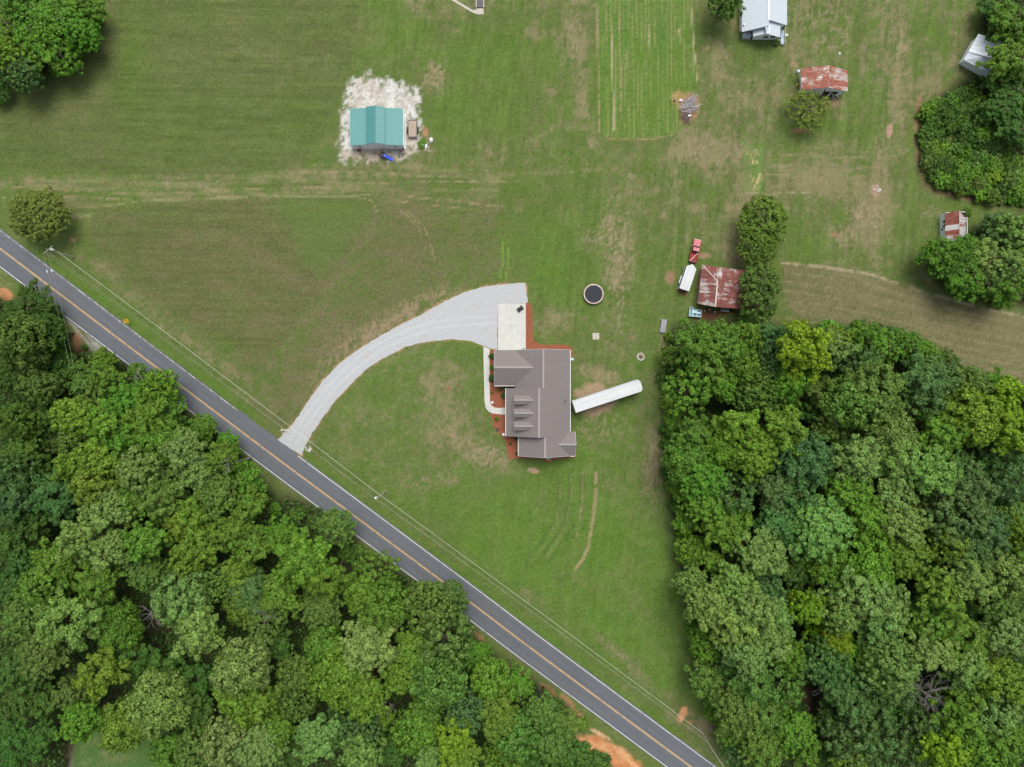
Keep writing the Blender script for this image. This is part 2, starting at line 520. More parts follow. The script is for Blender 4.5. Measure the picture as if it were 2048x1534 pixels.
def polydist(x, y, poly):
    """signed distance to a closed polygon, positive inside"""
    d = np.full(x.shape, 1e9); ins = np.zeros(x.shape, bool)
    n = len(poly)
    for i in range(n):
        x0, y0 = poly[i]; x1, y1 = poly[(i+1) % n]
        ex, ey = x1-x0, y1-y0
        t = np.clip(((x-x0)*ex + (y-y0)*ey)/(ex*ex+ey*ey+1e-9), 0, 1)
        d = np.minimum(d, (x-x0-t*ex)**2 + (y-y0-t*ey)**2)
        if abs(ey) > 1e-9:
            c = ((y0 > y) != (y1 > y)) & (x < ex*(y-y0)/ey + x0)
            ins ^= c
    d = np.sqrt(d)
    return np.where(ins, d, -d)

def linedist(x, y, pl):
    d = np.full(x.shape, 1e9)
    for i in range(len(pl)-1):
        x0, y0 = pl[i]; x1, y1 = pl[i+1]
        ex, ey = x1-x0, y1-y0
        t = np.clip(((x-x0)*ex + (y-y0)*ey)/(ex*ex+ey*ey+1e-9), 0, 1)
        d = np.minimum(d, (x-x0-t*ex)**2 + (y-y0-t*ey)**2)
    return np.sqrt(d)

def sst(a, b, v):
    t = np.clip((v-a)/(b-a), 0, 1)
    return t*t*(3-2*t)

YELLOW = [(-6000, -4060), (-2000, -1020), (-420, 178), (-200, 345), (0, 497), (270, 702), (540, 906), (720, 1040), (940, 1204), (1064, 1298), (1300, 1473), (1381, 1533), (1600, 1697), (1900, 1925), (4000, 3500), (8000, 6500)]
DRIVE = [(556,880),(566,869),(573,862),(590,842),(618,800),(645,762),(680,726),(715,700),(760,672),(800,650),(845,628),(890,602),(930,584),
         (965,574),(1000,569.5),(1030,566.5),(1051,566.5),(1053,585),(1055,604),(1051,606.5),(995.5,607),(994,698),(982,698),(970,693.5),(957,687),(940,682),(905,678),(855,683),(810,694),
         (765,717),(730,740),(700,770),(672,800),(645,835),(625,865),(612,888),(603,911)]
WOODS = {
 'left': [(-200,760),(-60,560),(20,600),(70,585),(110,600),(135,680),(135,740),(150,700),(215,700),(290,745),(350,790),(375,830),(420,850),(470,880),(500,950),(560,990),(640,1010),(700,1050),(720,1095),(790,1140),(870,1170),(930,1180),(945,1240),(960,1290),(1020,1330),(1090,1370),(1150,1430),(1130,1470),(1200,1560),(1240,1700),(-200,1700)],
 'right': [(1330,690),(1345,650),(1400,640),(1470,640),(1540,650),(1600,650),(1690,660),(1780,660),(1850,690),(1920,740),(2000,760),(2060,790),(2300,840),(2300,1800),(1500,1800),(1450,1470),(1420,1430),(1400,1330),(1380,1230),(1365,1150),(1355,1060),(1338,950),(1335,860),(1328,780)],
 'corner': [(-60,-60),(190,-60),(198,10),(185,60),(160,105),(120,130),(70,150),(20,172),(-20,190),(-60,190)],
 'northeast': [(1965,-150),(1960,60),(1965,150),(1920,160),(1870,200),(1842,250),(1838,310),(1850,370),(1900,385),(1980,400),(2060,420),(2300,460),(2300,-150)],
 'east': [(1855,490),(1900,480),(1960,450),(2060,430),(2300,430),(2300,640),(2060,610),(1960,600),(1900,580),(1870,540)],
}

def build_ground():
    inner_x = np.arange(-118, 118.01, .4); inner_y = np.arange(-90, 90.01, .4)
    def ext(a, far):
        out = []; q = .5
        v = a[-1]
        while v < far:
            q *= 1.35; v += q; out.append(v)
        return np.concatenate([[-o for o in out[::-1]], a, out])
    xs, ys = ext(inner_x, 1800), ext(inner_y, 1800)
    X, Y = np.meshgrid(xs, ys)
    nx, ny = len(xs), len(ys)
    px = X/S + 1024; py = 767 - Y/S
    n1 = fbm(px, py, 190, 190, 1); n2 = fbm(px, py, 60, 60, 11); n3 = fbm(px, py, 16, 16, 21)
    nv = fbm(px, py, 10, 70, 31); nh = fbm(px, py, 90, 9, 41); n4 = fbm(px, py, 7, 7, 51, 2)
    wob = (n3-.5)*26 + (n4-.5)*10
    dry = .40 + .55*(n1-.5) + .75*(n2-.5) + .75*(n3-.5) + .35*(n4-.5)
    lush = .35 + .8*(fbm(px, py, 150, 150, 61)-.5)      # how bright a green
    warm = fbm(px, py, 34, 34, 71)
    def reg(poly, feather=14, wb=.5):
        return sst(-feather, feather, polydist(px, py, poly) + wob*wb)
    def blob(cx, cy, rx, ry, rot=0, pw=1.0):
        c, s_ = math.cos(R(rot)), math.sin(R(rot))
        dx, dy = px-cx, py-cy
        u = (dx*c+dy*s_)/rx; v = (-dx*s_+dy*c)/ry
        return np.exp(-(u*u+v*v)*pw)
    dark = np.zeros_like(px)
    # the fields and lawns
    f1 = reg([(196,-200),(730,-200),(712,110),(650,270),(600,335),(480,348),(300,352),(90,345),(-200,330),(-200,200),(60,170),(150,125),(190,60)], 10)
    dry = dry*(1-f1) + f1*(.36 + .5*(n1-.5) + .35*(n2-.5)); dark += f1*.26; lush = lush*(1-f1) + f1*.18
    lush += f1*(.30*blob(262,110,34,130)+.18*blob(560,250,120,60)); dry += f1*(-.22*blob(262,110,40,150)+.20*blob(430,150,110,140)+.25*blob(225,60,20,130)-.2*blob(390,250,120,90)+.18*blob(110,220,70,50))
    band = reg([(-300,350),(300,354),(520,348),(640,330),(800,330),(1000,345),(1000,392),(760,398),(560,392),(300,402),(200,412),(150,470),(40,360),(-300,420)], 9, .3)
    dry += band*(.14 + .95*(nh-.5)); lush += band*.18
    f2 = reg([(205,415),(280,403),(560,394),(715,393),(748,404),(752,425),(735,460),(690,520),(640,590),(580,670),(525,738),(505,745),(470,728),(380,655),(280,585),(190,500),(172,460)], 16, .5)
    dry = dry*(1-f2) + f2*(.58 + .5*(n1-.5) + .5*(n2-.5)); dark += f2*.22; lush = lush*(1-f2)+f2*.16
    dry += f2*(-.35*blob(640,415,120,28) - .2*blob(300,420,80,20) + .15*blob(420,520,110,40) + .10*blob(620,560,50,60) - .5*blob(455,695,40,13,38)); lush += f2*(.3*blob(650,412,110,24)+.45*blob(455,695,38,12,38))
    mid = reg([(750,400),(1000,400),(1010,470),(1000,560),(930,578),(840,625),(760,665),(700,700),(600,800),(560,850),(530,760),(640,600),(740,450)], 80, 4.0)
    dry += mid*.22; dark += mid*.16
    verge = reg([(-300,260),(-100,410),(130,530),(300,660),(560,860),(545,885),(300,705),(100,550),(-300,270)], 5, .2) + reg([(608,900),(760,1010),(1000,1195),(1200,1340),(1370,1465),(1360,1480),(1180,1345),(900,1140),(610,925)], 5, .2)
    dry -= verge*.28; lush += verge*.30
    tanstrip = reg([(150,505),(210,520),(330,640),(520,770),(500,775),(300,640)], 10, .6)
    dry += tanstrip*.5
    front = reg([(905,682),(970,697),(970,800),(985,850),(1010,890),(1010,930),(1100,930),(1150,920),(1160,700),(1320,700),(1335,900),(1360,1150),(1410,1400),(1330,1400),(760,985),(620,890),(680,800),(780,715)], 16)
    dry = dry - front*.06; lush += front*.26
    south = reg([(780,1000),(900,960),(1100,960),(1340,1000),(1360,1150),(1410,1420),(1330,1390),(900,1090)], 40)
    dry = dry*(1-south*.55) + south*.55*(.14+.5*(n1-.5)+.4*(n3-.5)); lush += south*.30
    strip = reg([(1198,-300),(1196,0),(1199,150),(1202,270),(1230,278),(1300,276),(1350,268),(1380,250),(1396,160),(1388,60),(1382,-300)], 3, .08)
    rows = .5+.5*np.sin((px - .012*py)*2*PI/17.0 + 1.5*fbm(px, py, 60, 300, 81))
    dry = dry*(1-strip) + strip*(.26 + .62*(rows-.35)*sst(.25,.65,nv) + .5*(n2-.5)+.5*(n3-.5)); lush = lush*(1-strip)+strip*(.75+.9*(n3-.5)+.5*(n4-.5)); dark = dark - strip*.22 + strip*.5*sst(.55,.75,1-n3)*(1-rows)
    ne = reg([(1400,-300),(1960,-300),(1940,160),(1850,240),(1840,400),(1870,480),(1860,560),(1570,525),(1480,520),(1330,560),(1330,300),(1400,260)], 30)
    dry += ne*.14 + ne*(nv-.5)*.9; lush += ne*.10
    tan = reg([(1563,524),(1640,533),(1740,548),(1850,585),(1950,615),(2060,632),(2400,690),(2400,900),(2040,800),(1950,740),(1860,680),(1790,655),(1690,650),(1600,640),(1570,600)], 5, .2)
    arc = fbm(px + .25*py, py - .22*px, 120, 7, 91)
    dry = dry*(1-tan) + tan*(.80 + .55*(arc-.5) + .5*(n2-.5)); dark += tan*.42; lush = lush*(1-tan)+tan*.1
    north = reg([(700,-300),(1196,-300),(1198,280),(1000,335),(850,320),(850,150),(730,120)], 45, 1.0)
    dry += north*(.05 + .55*(n2-.5) + .4*(nv-.5)); lush += north*.15
    east = reg([(1100,300),(1330,300),(1330,700),(1150,700),(1060,600),(1060,420)], 80, 3.0)
    dry += east*(nv-.5)*.6
    # patches: (x, y, rx, ry, rot, dryness)
    for cx, cy, rx, ry, ro, a in [
        (1240,520,22,95,2,.75),(1215,440,14,30,0,.35),(1180,480,30,20,0,.3),(1440,300,60,40,20,.35),(1375,300,50,30,0,.3),(1735,430,32,40,30,.75),(1690,470,30,20,0,.5),(1760,330,16,60,0,.3),
        (1800,110,18,120,0,.4),(1860,170,40,30,0,.4),(1150,60,34,120,0,.3),(1165,190,16,110,0,.45),(870,150,26,30,30,.6),(1068,68,14,12,0,.8),(1105,183,10,8,0,.7),
        (900,630,120,30,-25,.30),(760,640,90,50,-30,.25),(680,690,60,50,-40,.2),(640,770,40,60,35,.22),(930,870,50,60,0,.30),(900,830,60,70,0,.2),(880,760,40,30,0,.25),(970,915,36,22,20,.5),(900,965,40,8,-15,.55),(1010,925,20,20,0,.3),
        (1200,745,40,16,20,.5),(1190,870,50,30,0,.35),(1100,645,40,30,0,.35),(1310,920,16,60,0,.6),(1350,930,10,90,0,.3),(1090,1005,30,20,0,.2),(1160,1160,40,14,30,.25),(1300,1230,50,12,40,.25),(1390,1250,14,120,5,.3),(1060,1190,40,14,40,.35),(1220,1290,60,10,38,.45),(1280,1350,60,10,38,.4),
        (470,360,260,12,0,.15),(1600,360,50,30,0,.3),(1680,365,70,30,0,.35),(1550,420,120,10,2,.3),(1490,400,20,40,0,.3),(1700,260,100,20,5,-.2),(1640,250,90,14,3,-.35),(1590,470,60,60,0,-.25),(1700,440,26,26,0,-.5),
        (1080,500,60,60,0,-.45),(1110,570,40,40,0,-.4),(1010,380,80,30,0,-.2),(1130,880,60,60,0,-.35),(1200,830,50,30,0,-.3),(770,120,30,40,0,-.1),(700,250,12,70,0,-.4),(900,190,60,100,0,-.25),(1000,240,90,50,0,-.2),(960,160,60,60,0,-.25),
        (1260,620,40,30,0,-.2),(1470,480,18,70,0,.35),(1500,340,24,60,5,-.1),(30,360,60,20,0,.4),(1100,300,120,30,0,.2),(250,60,16,120,0,0),(1240,380,40,40,0,.15),(1620,60,30,70,0,-.1),(1780,60,40,90,0,.2),(1440,130,26,40,0,.3),(1850,560,30,60,0,.2),(1420,1460,40,20,40,.6)]:
        dry += 1.45*a*blob(cx, cy, rx, ry, ro)*(.25+.9*n3+.6*n4)
    for cx, cy, rx, ry, ro, a in [(905,445,20,22,0,.5),(770,435,20,16,0,.3),(1080,520,60,60,0,.5),(1000,520,12,60,5,.4),(1120,600,30,40,0,.3),(830,640,200,10,0,0),(930,925,20,14,0,.5),(800,715,60,8,-15,.6),(740,760,40,8,-40,.5),(700,820,20,14,0,.45),(850,820,20,14,0,.35),(800,870,14,14,0,.3),
            (1000,1080,60,50,0,.35),(1100,1160,60,40,0,.3),(1290,1330,60,60,30,.4),(1330,1200,60,60,0,.25),(640,980,1,1,0,0),(1210,800,70,60,0,.35),(1170,900,30,30,0,.3),(1270,70,40,120,0,.2),(1370,210,30,40,0,.35),(960,60,90,60,0,.15),(1700,430,26,26,0,.4)]:
        lush += a*blob(cx, cy, rx, ry, ro)
    dry = np.clip(dry, 0, 1.15); lush = np.clip(lush, 0, 1); dark = np.clip(dark, -.3, .8)
    dry = .38 + (dry-.44)*.66 + .24*(n4-.5) + .10*f2 + .15*tan + .12*mid + .05*f1
    # colours (real-world base colours)
    def mix(a, b, t):
        return a*(1-t[..., None]) + b*t[..., None]
    A = lambda *c: np.array(c)
    g = mix(A(.112,.150,.040), A(.104,.192,.031), lush)
    g = mix(g, A(.125,.165,.048), sst(.4,.8,warm)*.5)
    t = mix(A(.152,.142,.072), A(.195,.172,.092), n3)
    t = mix(t, A(.150,.128,.066), np.clip(f2*.75+mid*.7+tan*.5, 0, .8))
    c = mix(g, t, sst(.05, 1.05, dry)*.82)*.86
    c *= (1 - .34*dark)[..., None]
    c *= (.80 + .24*n3 + .16*fbm(px, py, 5, 5, 151, 2))[..., None]
    alpha = np.clip(dry, 0, 1)
    alpha = alpha*(1-.6*np.clip(f2+mid, 0, 1))
    # tyre tracks and mowing lines
    def track(pl, wd, col_, amt, thr=.45, soft=.8):
        nonlocal c
        d = linedist(px, py, pl)
        k = sst(wd*(1+soft), wd*.4, d)*sst(thr-.12, thr+.12, fbm(px, py, 9, 9, 101, 3))*amt
        c = mix(c, A(*col_), k)
    # the planted strip: close rows
    c = mix(c, A(.100,.178,.030), strip*.45)
    rw = .5+.5*np.sin((px - .010*py)*2*PI/8.6 + 2.2*fbm(px, py, 40, 200, 83))
    seg = fbm(px, py, 7, 60, 85, 3)
    c = mix(c, A(.215,.225,.085), strip*sst(.30,.95,rw)*sst(.33,.62,seg)*.72)
    c = mix(c, A(.072,.150,.026), strip*sst(.45,.1,rw)*sst(.35,.6,n3)*.55)
    c = mix(c, A(.072,.158,.030), strip*.55*np.clip(blob(1203,170,5,90)+blob(1328,80,10,90)+.6*blob(1250,60,12,90), 0, 1))
    c = mix(c, A(.185,.180,.082), band*sst(.38,.62,nh)*.55)
    # weeds and worn specks
    sp = fbm(px, py, 3.2, 3.2, 171, 2); sp2 = fbm(px, py, 11, 8, 173, 3)
    c = mix(c, A(.062,.118,.026), sst(.62,.74,sp2)*sst(.4,.6,sp)*.55*(1-tan))
    c = mix(c, A(.27,.225,.135), sst(.66,.76,sp)*sst(.40,.75,dry)*.5*(1-.9*np.clip(f2+mid+tan, 0, 1))*sst(.3,.6,n2))
    fl1 = fbm(px, py, 2.6, 8, 181, 3); fl2 = fbm(px, py, 5, 5, 183, 3)
    for cx, cy, rx, ry, ro, am in ((1240,540,24,105,2,1), (1222,470,16,50,-6,.8), (1195,470,30,16,0,.6), (1735,432,32,44,20,1), (1690,475,26,22,0,.8), (1195,750,46,18,15,.8), (1205,850,50,34,0,.7), (975,912,40,26,20,.8), (1300,945,18,70,0,.7), (868,150,24,30,20,.9),
            (1150,60,16,90,0,.7), (1800,120,16,110,0,.7), (1760,320,12,60,0,.7), (1440,300,50,40,20,.7), (1375,300,40,26,0,.6), (905,850,50,40,0,.5), (860,960,50,8,-14,.8), (1580,60,40,40,0,.5), (1660,50,50,60,0,.6), (1100,640,30,30,0,.5), (820,640,90,30,-30,.6), (700,700,60,40,-45,.5)):
        c = mix(c, A(.285,.225,.145), sst(.50,.64,fl1*.6+fl2*.4)*np.clip(blob(cx,cy,rx,ry,ro)*1.5, 0, 1)*am*.85)
    plot = reg([(1492,290),(1530,285),(1528,385),(1480,388)], 3, .1)
    c = mix(c, A(.095,.180,.036), plot*.7)
    plot2 = reg([(1535,300),(1735,296),(1740,385),(1530,386)], 14, .4)
    c = mix(c, A(.215,.190,.095), plot2*sst(.52,.68,fbm(px, py, 60, 4, 87, 3))*.75)
    c = mix(c, A(.085,.160,.034), plot2*sst(.55,.7,fbm(px, py, 70, 7, 89, 3))*.6)
    # combing left by the mower
    comb = fbm(px + .1*py, py, 5, 60, 93, 3)
    c *= (1 + .5*(comb-.5)*ne + .42*(comb-.5)*north + .4*(comb-.5)*east + .25*(comb-.5)*front)[..., None]
    comb2 = fbm(px, py - .02*px, 90, 4, 97, 3)
    c *= (1 + .5*(comb2-.5)*band + .42*(comb2-.5)*(f1+f2))[..., None]
    c = mix(c, A(.150,.125,.068), np.clip(f2+mid, 0, 1)*sst(.50,.72,fbm(px+.5*py, py-.2*px, 60, 22, 191, 5))*.45)
    TAN, DK, CLAY, PALE = (.30,.225,.135), (.055,.085,.028), (.43,.19,.085), (.37,.30,.20)
    track([(1166,945),(1166,990),(1160,1040),(1150,1080)], 1.6, TAN, .8, .42)
    track([(1192,946),(1191,1000),(1184,1050),(1176,1095),(1166,1118),(1150,1138)], 2.6, TAN, .9, .36)
    for o in (0, 22, 44):
        track([(1120+o,950),(1116+o,1000),(1108+o,1045),(1085+o,1080),(1052+o,1125)], 2.8, DK, .45, .40)
    track([(1168,950),(1168,1000),(1160,1045),(1140,1085),(1110,1130)], 2.2, DK, .35, .4)
    for dx in (0, 12):
        track([(800+dx,420),(835+dx,450),(850+dx,490),(856+dx,520)], 1.4, TAN, .6)
        track([(1004+dx,480),(1006+dx,520),(1000+dx,560)], 1.3, (.14,.26,.045), .8, .3)
        track([(700,390+dx),(800,391+dx),(900,402+dx),(980,412+dx)], 1.1, TAN, .7)
        track([(560,345+dx*2),(700,345+dx*2),(850,352+dx),(1040,350+dx)], 1.1, TAN, .7)
        track([(0,372+dx*2),(120,380+dx),(300,388+dx),(520,378+dx),(700,372+dx)], 1.3, TAN, .6)
        track([(1328+dx*.7,660),(1318+dx*.7,700),(1328+dx*.7,740)], 1.4, TAN, .7, .4)
    track([(205,413),(280,402),(560,393),(715,392),(746,402),(754,424)], 1.0, (.24,.24,.11), .8, .2)
    track([(1564,526),(1640,533),(1740,548),(1850,585),(1950,613),(2050,634)], 2.4, PALE, .8, .4)
    for k in range(1, 16):
        track([(1566-k,526+9*k),(1640,533+9.5*k),(1740,549+10*k),(1850,586+9*k),(1950,614+8.5*k),(2060,637+8*k)], 1.5, ((.27,.215,.125), (.105,.125,.05))[k % 2], .5, .47)
    track([(1201,272),(1225,279),(1300,279),(1345,270),(1368,264)], 1.8, (.31,.20,.12), .65, .45)
    track([(1381,0),(1385,60),(1392,130),(1394,160)], 1.0, PALE, .8, .3)
    track([(1222,40),(1226,180),(1228,260)], 1.3, PALE, .9, .33); track([(1238,30),(1242,150),(1244,240)], 1.2, TAN, .8, .42)
    track([(1296,30),(1300,110)], 1.2, PALE, .7, .45); track([(1358,60),(1360,86)], 1.3, PALE, .9, .3); track([(1254,100),(1256,220)], 1.1, TAN, .7, .45)
    track([(1194,20),(1197,160),(1199,265)], 1.3, TAN, .8, .35)
    track([(1483,385),(1540,388),(1620,384)], 1.4, PALE, .7, .38)
    for o in (0, 8, 15, 21): track([(1492+o,300),(1498+o,330),(1506+o*.8,365),(1500+o,378)], 1.5, (.50,.38,.20), .8, .52)
    for k in range(7): track([(1580,318+9*k),(1640,316+9*k),(1700,320+9*k)], 1.4, (.16,.17,.075), .6, .42)
    for k in range(9): track([(258+66*k+(k*37 % 23),380+(k*13 % 9)-k*1.5),(266+66*k+(k*37 % 23),386+(k*13 % 9)-k*1.5)], 6, (.085,.14,.032), .7, .25)
    track([(1840,190),(1832,250),(1836,320),(1850,370),(1880,386),(1960,400),(1990,410)], 4.5, (.27,.155,.10), .75, .36)
    dl = linedist(px, py, [(640,755),(690,706),(745,660),(800,632),(850,608),(905,585)])
    c = mix(c, A(.265,.195,.125), sst(30, 4, dl)*sst(.40,.62,n3*.5+fl1*.5)*.75)
    c = mix(c, A(.098,.150,.036), reg([(560,396),(712,396),(738,405),(736,440),(690,505),(640,560),(600,520)], 14, .5)*.55)
    track([(752,425),(742,455),(700,515),(650,580),(590,665),(535,735)], 7, (.175,.150,.085), .35, .50)
    for k in range(11):
        track([(640+31*k+(k*37 % 13),346+(k*13 % 12)),(645+31*k+(k*37 % 13),353+(k*13 % 12))], 5, (.070,.125,.028), .65, .28)
    track([(900,352),(1000,350),(1100,346),(1200,338)], 4, (.21,.19,.10), .5, .45); track([(880,398),(960,406),(1040,420)], 3, (.21,.19,.10), .5, .45)
    for o in (-46, -24): track([(1168+o,948),(1165+o,1000),(1156+o,1045),(1138+o,1085),(1108+o,1126)], 1.5, (.20,.20,.085), .55, .42)
    # bare clay and dirt
    def dirt(cx, cy, rx, ry, ro, col_, amt=1., nz=.5):
        nonlocal c, alpha
        k = np.clip(sst(.30, .62, blob(cx, cy, rx, ry, ro)*(1-nz+2*nz*n3))*amt, 0, 1)
        c = mix(c, A(*col_), k); alpha = alpha*(1-k*.7)
    dirt(1192,800,48,34,10,(.34,.23,.155),.85,.6); dirt(1365,1428,20,9,-70,(.52,.26,.13),.95,.7); dirt(1380,1444,8,5,0,(.40,.19,.09),.8)
    dirt(1440,1460,26,12,55,(.15,.10,.075),.8,.6); dirt(1468,1520,26,10,55,(.22,.145,.10),.8,.6)
    dirt(1415,628,34,12,5,(.15,.07,.045),1,.35); dirt(1400,570,7,42,6,(.20,.10,.06),.8,.6); dirt(1470,520,22,12,0,(.17,.12,.08),.55,.6)
    dirt(1408,511,20,7,0,(.30,.18,.12),.8,.5); dirt(1341,556,11,14,0,(.28,.165,.105),.8,.6); dirt(1365,585,13,5,20,(.18,.09,.055),.9,.5)
    dirt(1779,262,7,17,8,(.36,.235,.165),.95,.4); dirt(1753,382,13,15,0,(.32,.22,.155),.9,.7); dirt(1668,468,6,4,0,(.33,.15,.09),.8)
    dirt(1067,941,14,5.5,15,(.34,.23,.16),1,.2); dirt(897,777,7,4,10,(.30,.15,.09),.9,.4); dirt(903,872,6,4,0,(.32,.19,.12),.8,.6)
    dirt(147,480,7,5,0,(.36,.20,.13),.8); dirt(1378,215,22,36,8,(.33,.18,.10),.75,.75); dirt(1356,195,14,20,0,(.40,.24,.12),.65,.8)
    dirt(1000,585,1,1,0,TAN,.1); dirt(1415,96,5,4,0,(.34,.20,.14),.8); dirt(1588,128,10,7,0,(.30,.20,.13),.7); dirt(1600,262,22,4,0,(.30,.15,.09),.7,.5); dirt(1660,206,22,8,-20,(.30,.20,.12),.75,.5)
    dirt(10,590,20,13,25,(.47,.225,.10),1,.5); dirt(150,690,12,34,10,(.33,.17,.085),.75,.7); dirt(160,715,10,20,0,(.24,.12,.07),.8,.6)
    for q in ((286,765),(360,830),(482,935),(510,965),(690,1092),(740,1125),(770,1130),(955,1268),(1010,1325),(1055,1350),(1110,1395),(1150,1420)):
        dirt(q[0], q[1]+3, 22, 4.5, 37, (.38,.19,.095), .8, .8)
    dirt(1095,1382,30,10,42,(.40,.22,.115),.85,.75); dirt(1130,1400,24,9,40,(.36,.20,.11),.7,.8)
    bank = reg([(1143,1478),(1155,1472),(1190,1470),(1225,1486),(1250,1500),(1275,1522),(1300,1545),(1330,1580),(1270,1580),(1225,1530),(1190,1505),(1160,1490)], 5, .35)
    c = mix(c, mix(A(.45,.185,.075), A(.56,.31,.15), sst(.35,.65,fbm(px+py, px-py, 30, 12, 131))), bank)
    alpha *= 1-bank
    dirt(1200,1468,30,4,28,(.52,.34,.19),.9,.5)
    # mown margin round the drive: orange-tinted soil
    dd = -polydist(px, py, DRIVE)
    c = mix(c, A(.44,.245,.125), sst(4.0, .2, dd + (n3-.5)*9)*.62*sst(.25,.5,n4)*(dd > -4))
    # pale stony yard round the green-roofed shed
    yard = polydist(px, py, [(722,150),(740,144),(762,158),(800,165),(832,176),(842,192),(838,215),(830,232),(842,262),(836,292),(826,306),(800,318),(745,318),(690,322),(678,310),(684,270),(683,235),(690,205),(697,180),(702,165)])
    k = sst(-9, 5, yard + (n4-.5)*20 + (n3-.5)*10)
    weeds = sst(.56, .66, fbm(px, py, 7, 7, 141, 3))*sst(34, 4, yard)
    k *= 1-weeds*.85
    stone = mix(A(.385,.36,.315), A(.56,.55,.515), sst(.3,.7,n4*.6+n3*.4))
    stone = mix(stone, A(.36,.29,.215), sst(.5,.7,fbm(px, py, 26, 26, 99))*.35)
    stone = mix(stone, A(.40,.31,.23), np.clip(blob(745,312,80,12)+.8*blob(835,295,24,24)+.6*blob(730,165,20,18), 0, 1)*.75)
    c = mix(c, stone, k); alpha *= 1-k
    dirt(852,288,10,14,20,(.34,.22,.15),.8,.7); dirt(850,265,8,14,0,(.36,.20,.12),.8,.6)
    # track into the woods and the little clearing at the lower left
    lane = sst(9, 3, linedist(px, py, [(140,1560),(142,1500),(150,1452),(160,1415),(155,1380),(152,1300)]) + wob*.12)
    c = mix(c, A(.32,.285,.255), lane*.85)
    lane2 = sst(5, 1.5, linedist(px, py, [(138,640),(155,662),(175,685),(190,705),(215,720)]) + wob*.1)
    c = mix(c, A(.38,.35,.31), lane2*.7)
    apron = reg([(175,668),(200,690),(235,722),(250,735),(225,735),(195,712)], 5, .3)
    c = mix(c, A(.36,.35,.33), apron*.9)
    # forest floor
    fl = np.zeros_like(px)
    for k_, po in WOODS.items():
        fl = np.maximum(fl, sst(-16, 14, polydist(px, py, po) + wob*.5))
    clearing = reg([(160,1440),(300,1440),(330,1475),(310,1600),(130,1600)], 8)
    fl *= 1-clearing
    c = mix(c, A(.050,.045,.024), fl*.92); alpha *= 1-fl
    dirt(1600,1395,26,40,-10,(.13,.085,.05),.8,.3)
    c = mix(c, A(.060,.135,.032), clearing*.8)
    far = sst(100, 220, np.maximum(np.abs(X)-120, np.abs(Y)-90))
    c = mix(c, A(.085,.115,.04), far)
    Z = .10*(n2-.5)*sst(0, 30, linedist(px, py, YELLOW)-40)*sst(6, 40, dd)*0
    # roadside bank on the wooded side
    Z = Z + bank*.0
    co = np.stack([X, Y, Z], -1).reshape(-1, 3)
    idx = np.arange(nx*ny).reshape(ny, nx)
    q = np.stack([idx[:-1, :-1], idx[:-1, 1:], idx[1:, 1:], idx[1:, :-1]], -1).reshape(-1, 4)
    me = bpy.data.meshes.new("ground")
    me.vertices.add(len(co)); me.vertices.foreach_set("co", co.ravel())
    me.loops.add(q.size); me.loops.foreach_set("vertex_index", q.ravel())
    me.polygons.add(len(q)); me.polygons.foreach_set("loop_start", np.arange(0, q.size, 4)); me.polygons.foreach_set("loop_total", np.full(len(q), 4))
    me.update()
    a = me.color_attributes.new("cover", 'FLOAT_COLOR', 'POINT')
    rgba = np.concatenate([np.clip(c, .01, .9), np.clip(alpha, 0, 1)[..., None]], -1).reshape(-1, 4).astype(np.float32)
    a.data.foreach_set("color", rgba.ravel())
    me.materials.append(MT['ground'])
    o = bpy.data.objects.new("ground", me); col.objects.link(o)
    tag(o, kind="structure")
build_ground()

# ------------------------------------------------------------------ road
def resample(pl, step):
    pts = [Vector((p[0], p[1], 0)) for p in pl]
    # Catmull-Rom
    out = []
    for i in range(len(pts)-1):
        p0 = pts[max(i-1, 0)]; p1 = pts[i]; p2 = pts[i+1]; p3 = pts[min(i+2, len(pts)-1)]
        n = max(2, int((p2-p1).length/step))
        for k in range(n):
            t = k/n
            out.append(.5*((2*p1)+(-p0+p2)*t+(2*p0-5*p1+4*p2-p3)*t*t+(-p0+3*p1-3*p2+p3)*t**3))
    out.append(pts[-1])
    return out
RC = resample([(P(x, y).x, P(x, y).y) for x, y in YELLOW], 1.5)
def ribbon(mb, cl, a, b, z, m=0, rag_a=0, rag_b=0, seed=3, i0=0, i1=None):
    rng = random.Random(seed)
    vs, uv = [], []
    L = 0
    for i, p in enumerate(cl):
        d = (cl[min(i+1, len(cl)-1)] - cl[max(i-1, 0)]).normalized()
        n = Vector((-d.y, d.x, 0))
        if i: L += (p-cl[i-1]).length
        ra = a + rng.uniform(-rag_a, rag_a); rb = b + rng.uniform(-rag_b, rag_b)
        vs += [p + n*ra + Vector((0, 0, z)), p + n*rb + Vector((0, 0, z))]
        uv += [(ra, L), (rb, L)]
    fs, us = [], []
    for i in range(len(cl)-1):
        f = (2*i, 2*i+2, 2*i+3, 2*i+1)
        fs.append(f); us.append([uv[k] for k in f])
    mb.add(vs, fs, m, us)
road = MB(); ribbon(road, RC, 3.42, -3.38, .012, 0, .10, .08)
struct("road", road, MT['asphalt'])
ln = MB()
ribbon(ln, RC, .17, .05, .017, 0); ribbon(ln, RC, -.05, -.17, .017, 0)
ribbon(ln, RC, -3.02, -3.16, .017, 1)
# the far edge line is overgrown towards the upper left
iw = [i for i, p in enumerate(RC) if p.x < P(520, 0).x][-1]
ib = [i for i, p in enumerate(RC) if p.x < P(610, 0).x][-1]
ribbon(ln, RC[:iw-4], 3.20, 3.05, .017, 2); ribbon(ln, RC[ib-2:], 3.18, 3.04, .017, 1)
struct("road_markings", ln, [MT['yline'], MT['line'], MT['lineworn']])

